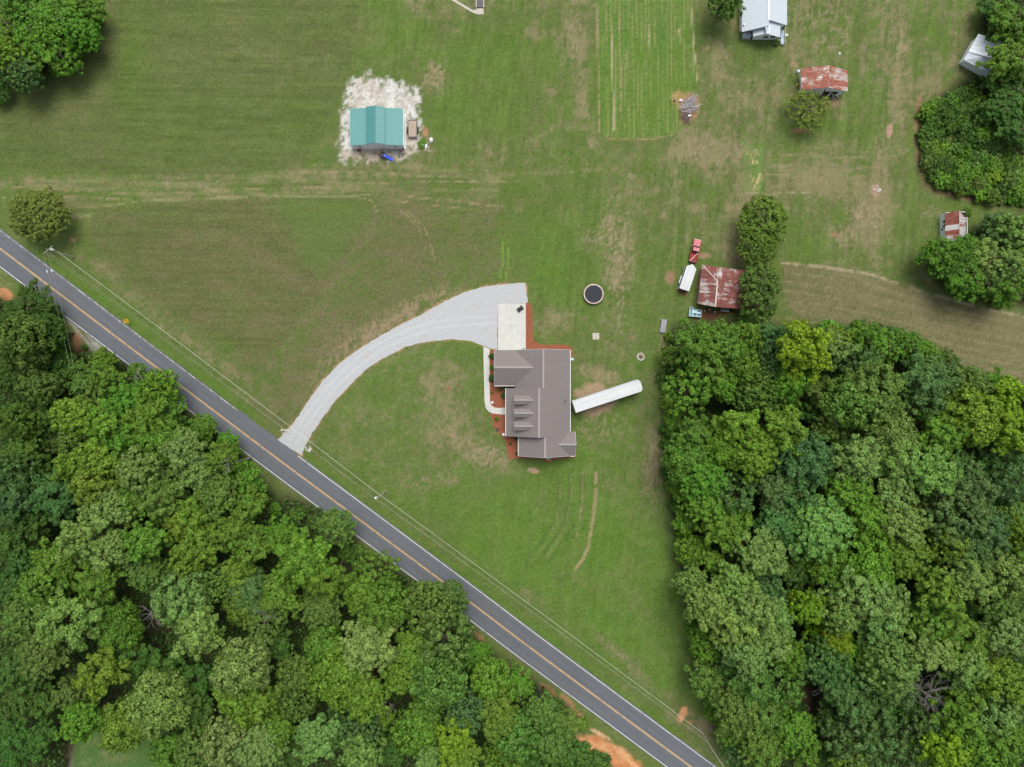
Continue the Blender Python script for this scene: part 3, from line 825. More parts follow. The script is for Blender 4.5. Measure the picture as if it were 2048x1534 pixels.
# ------------------------------------------------------------------ driveway, pad, walk, mulch
def flat(name, poly, z, m, rag=0, step=0, seed=1):
    rng = random.Random(seed)
    pts = []
    for i in range(len(poly)):
        a = P(*poly[i]); b = P(*poly[(i+1) % len(poly)])
        n = max(1, int((b-a).length/step)) if step else 1
        for k in range(n):
            q = a.lerp(b, k/n)
            pts.append((q.x + rng.uniform(-rag, rag), q.y + rng.uniform(-rag, rag), z))
    mb = MB(); mb.add(pts, [tuple(range(len(pts)))][:])
    me = struct(name, mb, m)
    if me.data.polygons[0].normal.z < 0: me.data.flip_normals()
    return me
flat("gravel_driveway", DRIVE, .021, MT['gravel'], .09, .7)
MT['gravelworn'] = gravel("packed_stone", (.345, .357, .358), (.432, .444, .442), (.515, .522, .518), (.42, .36, .27), .60)
wt = resample([(P(x, y).x, P(x, y).y) for x, y in ((585,884),(612,842),(655,785),(700,738),(760,694),(830,662),(900,645),(985,640))], 1.2)
tr = MB(); ribbon(tr, wt, 1.05, .45, .025, 0, .16, .16, 5); ribbon(tr, wt, -.45, -1.05, .025, 0, .16, .16, 6)
struct("wheel_tracks", tr, MT['gravelworn'])
def slab(name, poly, z0, z1, m):
    mb = MB(); pts = [P(*q) for q in poly]
    area = sum(pts[i].x*pts[(i+1) % len(pts)].y - pts[(i+1) % len(pts)].x*pts[i].y for i in range(len(pts)))
    if area < 0: pts.reverse()
    mb.prism(pts, z0, z1)
    return mb
pad = slab("p", [(996,607),(1023.3,607),(1023.3,652),(996,652)], -.05, .055, 0)
for q in ([(1023.45,607),(1051.5,607),(1051.5,652),(1023.45,652)], [(996,652.15),(1023.3,652.15),(1023.3,701),(996,701)], [(1023.45,652.15),(1051.5,652.15),(1051.5,701),(1023.45,701)]):
    p2 = slab("p", q, -.05, .055, 0); pad.add(p2.v, p2.f)
struct("concrete_pad", pad, MT['concrete'])
arc_o = [(967,693),(967,717),(968,760),(969,800),(971,815),(977,823),(985,827),(1012,829.5)]
arc_i = [(979.5,698),(979,720),(979.3,760),(980,802),(983,811),(989,815),(997,816),(1012,815)]
walk = MB()
for i in range(len(arc_o)-1):
    q = slab("w", [arc_o[i], arc_o[i+1], arc_i[i+1], arc_i[i]], -.05, .05, 0)
    walk.add(q.v, q.f)
struct("front_walk", walk, MT['concrete'])
flat("garden_bed", [(1051.7,605),(1058,605),(1063,609),(1065,626),(1065,668),(1068,679),(1074,686.5),(1087,690),(1122,688.5),(1139,691),(1145.5,699),(1146,712),(1140,720),(1100,712),(1051.7,703)], .013, MT['mulch'], .07, .6, 4)
flat("front_garden_bed", [(979.6,700),(990,698),(1020,760),(1030,800),(1012,815),(997,816),(989,815),(983,811),(980,802),(979.3,760)], .013, MT['mulch'], .02, .8, 5)
flat("side_garden_bed", [(979,825),(1012,829),(1040,860),(1044,900),(1090,905),(1140,900),(1152,908),(1150,915.5),(1125,916.5),(1107,919),(1102,923.5),(1092,923),(1086,917.5),(1060,917),(1019,918),(1015,906),(1012,884),(1001,870),(988,856),(986,842)], .013, MT['mulch'], .07, .6, 6)
# ------------------------------------------------------------------ windows and doors used by several buildings
def window(parent, c, w_, h_, nrm, frame='white', pane='window', name="window"):
    """c: centre on the wall plane; nrm: outward unit axis"""
    nrm = Vector(nrm); t = Vector((0, 0, 1)).cross(nrm)
    c = Vector(c)
    def q(mb, u0, u1, v0, v1, d0, d1):
        pts = [c + t*u0 + Vector((0,0,v0)) + nrm*d0, c + t*u1 + Vector((0,0,v0)) + nrm*d0, c + t*u1 + Vector((0,0,v1)) + nrm*d0, c + t*u0 + Vector((0,0,v1)) + nrm*d0]
        mb.extr(pts, nrm*(d1-d0))
    a, b = w_/2, h_/2
    f = MB()
    q(f, -a-.09, a+.09, b, b+.10, -.02, .05); q(f, -a-.12, a+.12, -b-.10, -b, -.02, .08)
    q(f, -a-.09, -a, -b, b, -.02, .05); q(f, a, a+.09, -b, b, -.02, .05)
    q(f, -.02, .02, -b, b, -.01, .03); q(f, -a, -.02, -.02, .02, -.01, .028); q(f, .02, a, -.02, .02, -.01, .028)
    o = f.build(name, MT[frame], parent)
    g = MB(); q(g, -a, a, -b, b, -.02, .012)
    gl = g.build("pane", MT[pane], o)
    if parent is not None and "base" in parent:
        for vtx in gl.data.vertices: vtx.co -= Vector(parent["base"])
    return o

def base_shift(o, parent):
    """a sub-part built in world coordinates"""
    for vtx in o.data.vertices: vtx.co -= Vector(parent["base"])
    return o

# ------------------------------------------------------------------ the house
def house():
    E = 3.1; zB = 6.995; zC = 7.67; zD = 6.72; zG = 5.62
    r = thing("house", "large brown shingle roofed house with three dormers beside the concrete pad", "house", (5, -4, 0), world=True)
    w = MB()
    # walls (gabled blocks)
    def blockY(x0, x1, xr, y0, y1, zr, e=2.95):
        w.extr([(x0,y0,0),(x1,y0,0),(x1,y0,e+.3),(xr,y0,zr-.25),(x0,y0,e+.3)], (0, y1-y0, 0))
    blockY(1.1, 11.85, 6.47, -1.2, 6.66, zB)
    blockY(.95, 11.847, 5.55, -10.95, -1.203, zC)
    blockY(1.85, 11.844, 6.81, -14.9, -10.953, zD)
    w.extr([(-3.27,-.02,0),(-3.27,6.656,0),(-3.27,6.656,E),(-3.27,3.33,zG-.25),(-3.27,-.02,E)], (6, 0, 0))
    w.extr([(13.05,-14.86,0),(13.05,-10.6,0),(13.05,-10.6,E),(13.05,-12.8,4.55),(13.05,-14.86,E)], (-2, 0, 0))
    w.build("wall", MT['siding'], r)
    f = MB(); f.box(-3.3,-.05,-.1,1.0,6.69,.25); f.box(.9,-11,-.1,11.88,6.692,.25); f.box(1.8,-14.93,-.1,11.878,-10.9,.25); f.box(11.0,-14.89,-.1,13.08,-10.57,.25)
    f.build("foundation", MT['oldconc'], r)
    m = MB()
    m.roof([(6.47,7.11,zB),(12.3,7.11,E),(12.3,-1.2,E),(6.47,-1.2,zB)])
    m.roof([(6.47,7.11,zB),(6.47,-1.2,zB),(.63,-1.2,E),(.63,-.45,E),(4.41,3.33,zG),(.63,7.11,E)])
    m.roof([(-3.72,7.11,E),(.63,7.11,E),(4.41,3.33,zG),(-3.72,3.33,zG)])
    m.roof([(-3.72,3.33,zG),(4.41,3.33,zG),(.63,-.45,E),(-3.72,-.45,E)])
    m.roof([(5.55,-1.0,zC),(5.55,-11.15,zC),(-1.3,-11.15,E),(-1.3,-1.0,E)])
    m.roof([(5.55,-1.0,zC),(12.3,-1.203,E+.002),(12.3,-11.15,E+.002),(5.55,-11.15,zC)])
    m.roof([(6.81,-11.0,zD),(6.81,-15.35,zD),(1.375,-15.35,E),(1.375,-11.0,E)])
    m.roof([(6.81,-11.153,zD),(12.3,-11.153,E),(12.3,-15.35,E),(6.81,-15.35,zD)])
    m.roof([(9.72,-12.8,4.82),(13.4,-12.8,4.82),(13.4,-10.2,E),(12.3,-10.2,E)])
    m.roof([(13.4,-12.8,4.82),(9.72,-12.8,4.82),(12.3,-15.33,E+.004),(13.4,-15.33,E+.004)])
    ro = m.build("roof", MT['shingle'], r)
    for a, b in (((6.47,7.13,zB),(6.47,-1.0,zB)), ((5.55,-.98,zC),(5.55,-11.17,zC)), ((6.81,-11.15,zD),(6.81,-15.37,zD)), ((-3.74,3.33,zG),(4.35,3.33,zG)), ((9.8,-12.8,4.82),(13.42,-12.8,4.82))):
        a, b = Vector(a), Vector(b); d = (b-a).normalized(); n_ = d.cross(Vector((0,0,1)))
        c = MB()
        for s_ in (1, -1):
            p = [a+Vector((0,0,.03)), b+Vector((0,0,.03)), b+n_*.17*s_-Vector((0,0,.075)), a+n_*.17*s_-Vector((0,0,.075))]
            if s_ < 0: p.reverse()
            c.extr(p, (0, 0, .02))
        base_shift(c.build("ridge_cap", MT['ridgecap'], ro), r)
    v = MB(); v.lathe([(.09,4.6),(.09,5.4),(.16,5.42),(.16,5.5),(.02,5.56)], 12, c=(11.2,-3.55,0))
    base_shift(v.build("vent_pipe", MT['darkmetal'], ro), r)
    # gutters and fascia
    for x0, y0, x1, y1 in ((-1.41,-11.15,-1.3,-1.0), (1.265,-15.35,1.375,-11.17), (12.3,-10.15,12.42,7.11), (-3.72,-.57,.55,-.45), (13.3,-15.45,12.3,-15.335)):
        g = MB(); g.box(min(x0,x1), min(y0,y1), E-.16, max(x0,x1), max(y0,y1), E-.02)
        g.build("gutter", MT['white'], r)
    def barge(p0, p1, d):
        p0, p1 = Vector(p0), Vector(p1)
        MB().extr([p0-Vector((0,0,.22)), p1-Vector((0,0,.22)), p1-Vector((0,0,.01)), p0-Vector((0,0,.01))], d).build("fascia", MT['white'], r)
    barge((-3.72,7.11,E),(-3.72,3.33,zG),(-.04,0,0)); barge((-3.72,3.33,zG),(-3.72,-.45,E),(-.04,0,0))
    barge((6.47,7.11,zB),(12.3,7.11,E),(0,.04,0)); barge((.63,7.11,E),(6.47,7.11,zB),(0,.04,0)); MB().box(-3.72,7.11,E-.2,.6,7.15,E-.01).build("fascia", MT['white'], r)
    barge((6.81,-15.35,zD),(12.3,-15.35,E),(0,-.04,0)); barge((1.375,-15.35,E),(6.81,-15.35,zD),(0,-.04,0))
    barge((13.4,-12.8,4.82),(13.4,-10.2,E),(.04,0,0)); barge((13.4,-15.33,E),(13.4,-12.8,4.82),(.04,0,0))
    # dormers
    for yc in (-3.43, -6.12, -8.80):
        d = MB()
        xf = .62; zs = E + .667*(xf+1.3)
        d.extr([(xf,yc-.74,zs-.3),(xf,yc+.74,zs-.3),(xf,yc+.74,6.28),(xf,yc,6.80),(xf,yc-.74,6.28)], (3.0, 0, 0))
        do = d.build("dormer", MT['siding'], r)
        q = MB()
        xr = -1.3 + (6.96-E)/.667
        xe = -1.3 + (6.33-E)/.667
        q.roof([(xf-.2,yc,6.96),(xr+.1,yc,6.96),(xe,yc+.92,6.33),(xf-.2,yc+.92,6.33)], .08)
        q.roof([(xf-.2,yc,6.96),(xr+.1,yc,6.96),(xe,yc-.92,6.33),(xf-.2,yc-.92,6.33)], .08)
        q.box(xf-.21, yc-.10, 6.93, xr-.05, yc+.10, 6.985, 1)
        base_shift(q.build("dormer_roof", [MT['shingle'], MT['ridgecap']], do), r)
        wi = window(r, (xf-.001, yc, 5.6), .75, .95, (-1, 0, 0))
    # porch
    p = MB(); p.box(-1.05,-10.9,0,.95,-1.4,.28)
    p.build("porch_floor", MT['concrete'], r)
    for y in (-1.6, -4.6, -7.6, -10.7):
        q = MB(); q.box(-1.0,y-.09,.28,-.82,y+.09,2.86); q.box(-1.04,y-.13,.28,-.78,y+.13,.45); q.box(-1.04,y-.13,2.7,-.78,y+.13,2.86)
        q.build("porch_post", MT['white'], r)
    q = MB(); q.box(.90,-6.6,.28,.96,-5.6,2.4); dd = q.build("front_door", MT['darkmetal'], r)
    h = MB(); h.lathe([(.001,0),(.04,.0),(.04,.06),(.001,.08)], 10, c=(.86,-5.72,1.3)); base_shift(h.build("handle", MT['steel'], dd), r)
    q = MB(); q.box(-2.8,6.66,.1,2.2,6.72,2.5)
    for k in range(1, 4): q.box(-2.8,6.72,.1+.6*k-.02,2.2,6.735,.1+.6*k+.02)
    q.build("garage_door", MT['white'], r)
    for c_, n_ in (((.95,-3.2,1.7),(-1,0,0)), ((.95,-9.2,1.7),(-1,0,0)), ((1.85,-13,1.7),(-1,0,0)), ((-3.27,4.6,1.7),(-1,0,0)), ((-3.27,2.0,1.7),(-1,0,0)),
                   ((11.853,4,1.7),(1,0,0)), ((11.853,0,1.7),(1,0,0)), ((11.853,-4,1.7),(1,0,0)), ((11.853,-8,1.7),(1,0,0)), ((13.05,-12.8,1.7),(1,0,0)),
                   ((5,-14.9,1.7),(0,-1,0)), ((9.4,-14.9,1.7),(0,-1,0)), ((6.8,-14.9,4.6),(0,-1,0)), ((8,6.66,1.7),(0,1,0))):
        window(r, c_, .95, 1.35, n_)
    # pipes of the roof water
    for x, y in ((-1.36,-10.9), (12.37,-3), (12.37,6.8)):
        MB().tube((x,y,0.1),(x,y,E-.1),.05).build("downpipe", MT['white'], r)
house()

# small things round the house
def fan_unit(px, py, label, s=1.0, square=True):
    p = P(px, py, .8)
    r = thing("air_conditioner", label, "air conditioner", (p.x, p.y, .0))
    b = MB(); b.bbox(-.42*s,-.42*s,.06,.42*s,.42*s,.78,.08); b.build("casing", MT['hvac'], r)
    g = MB(); g.lathe([(.34*s,.79),(.34*s,.83),(.29*s,.83),(.29*s,.79)], 20)
    for k in range(4): g.obox((0,0,.81),(.6*s,.02,.02),k*PI/4)
    g.build("fan_grille", MT['white'], r)
    h = MB(); h.lathe([(.001,.785),(.28*s,.785),(.28*s,.795),(.001,.80)], 16); h.build("fan", MT['black'], r)
    d = MB(); d.box(-.5*s,-.5*s,-.02,.5*s,.5*s,.06); d.build("base_slab", MT['oldconc'], r)
fan_unit(1097.5, 915.3, "pale air conditioner under the house's lower gable end")
fan_unit(1048.3, 697.6, "blue rimmed round fan unit at the concrete pad's house end", .8)
def ring(px, py, label, cat, r0, rt, z, m, inner=None, name="ring"):
    p = P(px, py, z)
    r = thing(name, label, cat, (p.x, p.y, 0))
    a = MB(); a.lathe([(r0-rt,.0),(r0,.0),(r0*1.02,z*.8),(r0,z),(r0-rt,z),(r0-rt,z*.7)], 20); a.build("rim", MT[m], r)
    b = MB(); b.lathe([(r0-rt-.003,.0),(r0-rt-.003,z*.68),(.001,z*.70)], 20); b.build("filling", MT[inner or 'black'], r)
ring(1144.6, 718.2, "round pale lidded standpipe off the house's right wall", "standpipe", .32, .14, .35, 'paleblue', 'darkmetal', "standpipe")
ring(1006.8, 868.7, "white round planter at the lower mulch bed's edge", "planter", .30, .12, .4, 'white', 'stone', "planter")
ring(984.4, 804.8, "white square-set planter where the walk bends", "planter", .27, .11, .4, 'white', 'black', "planter")
ring(995, 859, "dark planter in the lower mulch bed", "planter", .30, .10, .35, 'darkmetal', 'brownpot', "planter")
ring(897, 777, "brown buried tank lid alone in the front lawn", "lid", .33, .10, .06, 'brownpot', 'darkmetal', "lid")

def toy_car():
    p = P(1040.5, 617.5, .4)
    r = thing("riding_toy", "small dark grey ride-on toy car parked on the concrete pad", "toy car", (p.x, p.y, .055), R(37))
    b = MB()
    b.bbox(-.72,-.40,.14,.68,.40,.42,.10); b.bbox(-.25,-.34,.40,.30,.34,.50,.06)
    b.obox((.52,0,.44),(.34,.62,.06)); b.box(-.70,-.36,.42,-.30,-.32,.56); b.box(-.70,.32,.42,-.30,.36,.56)
    b.build("body", MT['darkmetal'], r)
    s_ = MB(); s_.bbox(-.26,-.26,.50,.02,.26,.60,.05); s_.bbox(-.30,-.26,.5,-.20,.26,.85,.04); s_.build("seat", MT['black'], r)
    w = MB(); w.obox((.30,0,.62),(.03,.62,.26),0,ry=-.5); w.build("windscreen", MT['glass'], r)
    for x in (-.45, .45):
        for y in (-.42, .42):
            q = MB(); q.wheel((x, y, .17), .17, .14); q.build("wheel", [MT['black'], MT['steel']], r)
    h = MB(); h.path([(.20+.0*k, .12*math.cos(k*PI/6), .72+.10*math.sin(k*PI/6)) for k in range(13)], .015); h.tube((.32,0,.6),(.2,0,.72),.015); h.build("steering_wheel", MT['black'], r)
toy_car()

# ------------------------------------------------------------------ box trailer beside the house
MT['rooftrim'] = simple("dull_roof_trim", (.49, .505, .505), .6, .12, 2)
def semi():
    Z = 4.05
    A, B, C, D = P(1146, 800.8, Z), P(1274, 758.6, Z), P(1284, 783.2, Z), P(1156.4, 824.8, Z)
    c = (A+B+C+D)/4; ax = ((B-A)+(C-D)).normalized(); L = ((B-A).length + (C-D).length)/2 + .9; W = 2.62
    r = thing("box_trailer", "long white box semi-trailer parked behind the house on bare soil", "trailer", (c.x, c.y, 0), math.atan2(ax.y, ax.x))
    h = L/2
    b = MB()
    out = [(-h+.25,-W/2),(h-.45,-W/2),(h-.08,-W/2+.42),(h,-W/2+.75),(h,W/2-.75),(h-.08,W/2-.42),(h-.45,W/2),(-h+.25,W/2)]
    b.prism(out, 1.15, Z)
    for k in range(1, 20):
        x = -h+.3+k*(L-.9)/20
        b.box(x-.02,-W/2-.015,1.2,x+.02,-W/2-.001,Z-.1); b.box(x-.02,W/2+.001,1.2,x+.02,W/2+.015,Z-.1)
    b.build("box", MT['trailerwhite'], r)
    for k in range(1, 9):
        x = -h+.3+k*(L-1.0)/9
        MB().box(x-.05,-W/2+.06,Z+.002,x+.05,W/2-.06,Z+.014).build("roof_bow", MT['rooftrim'], r)
    for s_ in (-1, 1): MB().box(-h+.3,s_*(W/2-.05)-.045,Z+.003,h-.5,s_*(W/2-.05)+.045,Z+.03).build("roof_rail", MT['rooftrim'], r)
    fr = MB(); fr.box(-h+.08,-W/2-.03,1.1,-h+.25,-W/2+.09,Z+.03); fr.box(-h+.08,W/2-.09,1.1,-h+.25,W/2+.03,Z+.03); fr.box(-h+.10,-W/2+.09,Z-.13,-h+.25,W/2-.09,Z+.028); fr.box(-h+.1,-W/2+.09,1.1,-h+.25,W/2-.09,1.2)
    fr.build("door_frame", MT['steel'], r)
    for s_ in (-1, 1):
        d = MB(); y0, y1 = (.02, W/2-.1) if s_ > 0 else (-W/2+.1, -.02)
        d.box(-h+.16,y0,1.21,-h+.22,y1,Z-.14); do = d.build("rear_door", MT['trailerwhite'], r)
        k = MB(); k.tube((-h+.12,s_*.2,1.25),(-h+.12,s_*.2,Z-.2),.02); k.box(-h+.10,s_*.2-.12,1.75,-h+.13,s_*.2+.12,1.8); k.build("lock_bar", MT['darkmetal'], do)
    u = MB(); u.box(-h+.4,-.55,.95,h-.6,-.42,1.15); u.box(-h+.4,.42,.95,h-.6,.55,1.15)
    for k in range(12): u.box(-h+.5+k*(L-1.4)/11-.05,-W/2+.1,1.02,-h+.5+k*(L-1.4)/11+.05,W/2-.1,1.149)
    u.box(-h+.1,-1.1,.55,-h+.2,1.1,.65); u.box(-h+.12,-.8,.65,-h+.2,-.7,1.1); u.box(-h+.12,.7,.65,-h+.2,.8,1.1)
    u.tube((-h+1.5,-1.0,.52),(-h+1.5,1.0,.52),.07); u.tube((-h+2.8,-1.0,.52),(-h+2.8,1.0,.52),.07)
    u.build("chassis", MT['darkmetal'], r)
    for x in (-h+1.5, -h+2.8):
        for y in (-1.08, 1.08):
            q = MB(); q.wheel((x, y, .52), .52, .5); q.build("wheel", [MT['black'], MT['steel']], r)
    for y in (-.8, .8):
        q = MB(); q.box(h-3.0,y-.06,.05,h-2.88,y+.06,1.1); q.box(h-3.1,y-.14,0,h-2.78,y+.14,.05); q.build("landing_leg", MT['darkmetal'], r)
semi()

# ------------------------------------------------------------------ trampoline
def trampoline():
    z = .85; p = P(1187.3, 588, z)
    r = thing("trampoline", "round black trampoline with a faded pink edge pad on the lawn", "trampoline", (p.x, p.y, 0))
    n = 40
    m = MB(); m.lathe([(.001,z-.02),(1.0,z-.012),(1.90,z)], n); m.build("mat", MT['mat'], r)
    a = MB(); a.lathe([(1.91,z-.02),(1.915,z+.03),(2.0,z+.05),(2.12,z+.03),(2.17,z-.06),(2.15,z-.09),(1.95,z-.03)], n); a.build("edge_pad", MT['pinkpad'], r, True)
    f = MB(); f.path([(2.12*math.cos(k*PI/20), 2.12*math.sin(k*PI/20), z-.12) for k in range(41)], .028, 6); f.build("frame", MT['steel'], r)
    for k in range(6):
        t = k*PI/3+.2; q = MB()
        q.path([(2.10*math.cos(t-.16),2.10*math.sin(t-.16),z-.12),(2.16*math.cos(t-.14),2.16*math.sin(t-.14),.03),(2.16*math.cos(t+.14),2.16*math.sin(t+.14),.03),(2.10*math.cos(t+.16),2.10*math.sin(t+.16),z-.12)], .022, 6)
        q.build("leg", MT['steel'], r)
trampoline()

def slab_cover():
    p = P(1191.7, 672.5)
    r = thing("tank_cover", "two pale concrete tank slabs lying flat in the lawn below the trampoline", "concrete slab", (p.x, p.y, 0), R(1))
    a = MB(); a.bbox(-.72,-.72,-.02,.10,.72,.09,.03); a.build("wide_slab", MT['oldconc'], r)
    b = MB(); b.bbox(.14,-.72,-.02,.72,.72,.08,.03); b.build("narrow_slab", MT['oldconc'], r)
slab_cover()

def fire_pit():
    p = P(1281.5, 713.5)
    r = thing("fire_pit", "round fire pit ringed with pale stones near the woods", "fire pit", (p.x, p.y, 0))
    rng = random.Random(5)
    a = MB(); a.lathe([(.001,.03),(.45,.05),(.62,.0)], 18); a.build("ash_bed", MT['ash'], r)
    for ringr, n in ((.62, 13), (.82, 15)):
        for k in range(n):
            t = 2*PI*k/n + rng.uniform(-.06,.06); q = MB(); s_ = rng.uniform(.10,.16); rr = ringr+rng.uniform(-.06,.06)
            q.M = Matrix.Translation((rr*math.cos(t), rr*math.sin(t), .0)) @ Matrix.Rotation(t, 4, 'Z')
            q.bbox(-s_*.8,-s_,-.02,s_*.8,s_,rng.uniform(.12,.22),s_*.45)
            q.build("stone", MT['stone'], r)
    l = MB()
    for k in range(5):
        t = rng.uniform(0, PI); l.tube((-.4*math.cos(t),-.4*math.sin(t),.08+.05*k),(.4*math.cos(t),.4*math.sin(t),.12+.05*k),.05,.04,7)
    l.build("charred_log", MT['bark'], r)
fire_pit()

# ------------------------------------------------------------------ pickup
def pickup():
    p = P(1390.6, 501.5, .8); L, W = 4.95, 1.72
    r = thing("pickup_truck", "faded red pickup truck with a plank across its bed by the rusty barn", "pickup truck", (p.x, p.y, 0), R(90-13.2))
    h = L/2; a = W/2
    b = MB()   # nose is +x
    def loop(x, ws, z0, z1): return [(x,-a*ws,z0),(x,a*ws,z0),(x,a*ws*.97,z1),(x,-a*ws*.97,z1)]
    b.bbox(-.25,-a,.38,h-.06,a,.90,.07)                       # front body and cab base
    b.bbox(h-1.55,-a*.94,.86,h-.08,a*.94,1.02,.10)             # bonnet
    b.build("body", MT['red'], r)
    c = MB()
    low = [(-.32,-a*.95,.90),(.98,-a*.95,.90),(.98,a*.95,.90),(-.32,a*.95,.90)]
    top = [(-.18,-a*.78,1.58),(.52,-a*.78,1.58),(.52,a*.78,1.58),(-.18,a*.78,1.58)]
    c.add(low+top, [(0,1,2,3)[::-1],(4,5,6,7),(0,1,5,4),(1,2,6,5),(2,3,7,6),(3,0,4,7)])
    c.build("cab", MT['red'], r)
    ro = MB(); ro.bbox(-.22,-a*.80,1.575,.55,a*.80,1.63,.06); ro.build("cab_roof", simple("chalky_red_roof", (.50,.17,.19), .5, .12, 2), r)
    g = MB(); g.extr([(1.0,-a*.86,.96),(1.0,a*.86,.96),(.565,a*.74,1.55),(.565,-a*.74,1.55)], (.015,0,.01)); g.build("windscreen", MT['glass'], r)
    g = MB(); g.extr([(-.335,a*.82,.98),(-.335,-a*.82,.98),(-.205,-a*.70,1.52),(-.205,a*.70,1.52)], (-.012,0,0)); g.build("rear_window", MT['glass'], r)
    for s_ in (-1, 1):
        g = MB(); g.extr([(-.18,s_*a*.945,.98),(.80,s_*a*.945,.98),(.45,s_*a*.805,1.53),(-.10,s_*a*.805,1.53)], (0,s_*.012,.004)); g.build("side_window", MT['glass'], r)
        d = MB(); d.box(-.25,s_*a*1.0 if s_ > 0 else -a-.012,.42,.80,a+.012 if s_ > 0 else -a,.89); do = d.build("door", MT['red'], r)
        k = MB(); k.box(-.12,(a+.012) if s_ > 0 else -a-.03,.76,.02,(a+.03) if s_ > 0 else -a-.012,.79); k.build("handle", MT['steel'], do)
        m = MB(); m.bbox(.80,s_*(a+.13)-.10,.98,.92,s_*(a+.13)+.10,1.16,.03); m.tube((.86,s_*a,1.0),(.86,s_*(a+.1),1.04),.015); m.build("mirror", MT['steel'], r)
        l = MB(); l.box(h-.07,s_*a*.70-.15,.62,h-.035,s_*a*.70+.15,.80); l.build("headlight", MT['window'], r)
        l = MB(); l.box(-h+.02,s_*a*.90-.07,.58,-h+.045,s_*a*.90+.07,.82); l.build("tail_light", MT['red'], r)
    bd = MB()
    bd.box(-h+.05,-a*.97,.50,-.42,a*.97,.58)
    bd.box(-h+.05,-a,.40,-.42,-a+.13,.92); bd.box(-h+.05,a-.13,.40,-.42,a,.92); bd.box(-.50,-a+.13,.58,-.42,a-.13,.92)
    for y in (-a+.13, a-.35): bd.bbox(-h+.75,y,.58,-h+1.6,y+.22,.78,.05)
    for k in range(7): bd.box(-h+.1,-.6+.2*k-.02,.581,-.5,-.6+.2*k+.02,.595)
    bd.build("bed", MT['redbed'], r)
    t = MB(); t.box(-h+.05,-a+.13,.50,-h+.11,a-.13,.91); t.build("tailgate", MT['red'], r)
    bu = MB(); bu.bbox(-h-.14,-a*.96,.42,-h+.02,a*.96,.62,.03); bu.build("rear_bumper", MT['darkmetal'], r)
    bu = MB(); bu.bbox(h-.05,-a*.97,.42,h+.09,a*.97,.60,.03); bu.build("front_bumper", MT['steel'], r)
    gr = MB(); gr.box(h-.055,-a*.5,.63,h-.04,a*.5,.80); gr.build("grille", MT['black'], r)
    for x in (-h+1.12, h-.98):
        for y in (-a+.06, a-.06):
            q = MB(); q.wheel((x, y, .34), .34, .23); q.build("wheel", [MT['black'], MT['steel']], r)
    e = p
    rz = R(90-13.2)
    pl = MB(); pl.obox((0,0,0),(2.35,.14,.05))
    o = pl.build("plank", simple("fresh_plank", (.62,.45,.30), .8, .15, 3, stretch=(.3,3,3)))
    off = Matrix.Rotation(rz, 3, 'Z') @ Vector((-1.35, .0, 0))
    o.location = (p.x+off.x, p.y+off.y, .955); o.rotation_euler = (0, 0, R(42))
    tag(o, "pale plank laid diagonally over the red pickup's bed", "plank")
pickup()

# ------------------------------------------------------------------ white V-nosed cargo trailer
def cargo():
    Z = 2.25
    n_, rr, br, bl, fl = P(1385.2, 530.2, Z), P(1392.9, 537.4, Z), P(1378.2, 582.2, Z), P(1358.8, 576, Z), P(1373.5, 532.8, Z)
    ax = ((fl-bl)+(rr-br)).normalized(); W = ((br-bl).length); c = (bl+br)/2
    L = ((fl-bl).length+(rr-br).length)/2
    r = thing("cargo_trailer", "white V-nosed cargo trailer between the red pickup and the rusty barn", "trailer", (c.x, c.y, 0), math.atan2(ax.y, ax.x))
    a = W/2-.04
    out = [(0,-a),(L,-a),(L+.72,0),(L,a),(0,a)]
    b = MB(); b.prism(out, .48, Z-.06); b.build("body", simple("grey_white_panel", (.10,.105,.11), .6, .1, 1), r)
    t = MB(); o2 = [(-.04,-a-.03),(L,-a-.03),(L+.77,0),(L,a+.03),(-.04,a+.03)]
    t.prism(o2, Z-.06, Z); 
    for k in range(1, 6): t.box(k*L/6-.012,-a,Z+.001,k*L/6+.012,a,Z+.008)
    t.build("roof", MT['trailerwhite'], r)
    for s_ in (-1, 1):
        f = MB(); f.bbox(L*.26,(a+.0) if s_ > 0 else -a-.30,.42,L*.60,(a+.30) if s_ > 0 else -a,.78,.05); f.build("mudguard", MT['trailerwhite'], r)
        tr = MB(); tr.box(.05,(a+.001) if s_ > 0 else -a-.05,.46,L,(a+.05) if s_ > 0 else -a-.001,.53); tr.build("side_rail", MT['steel'], r)
        for x in (L*.33, L*.53):
            q = MB(); q.wheel((x, s_*(a+.14), .33), .33, .2); q.build("wheel", [MT['black'], MT['steel']], r)
    d = MB(); d.box(-.035,-a+.06,.52,-.001,a-.06,Z-.12); do = d.build("rear_door", MT['darkmetal'], r)
    k = MB(); k.box(-.08,-.4,.9,-.036,.4,.94); k.build("lock_bar", MT['steel'], do)
    g = MB(); g.tube((L+.3,-.5,.42),(L+1.5,0,.42),.05); g.tube((L+.3,.5,.42),(L+1.5,0,.42),.05); g.tube((L+1.2,0,0.02),(L+1.2,0,.7),.04); g.build("tongue", MT['darkmetal'], r)
cargo()

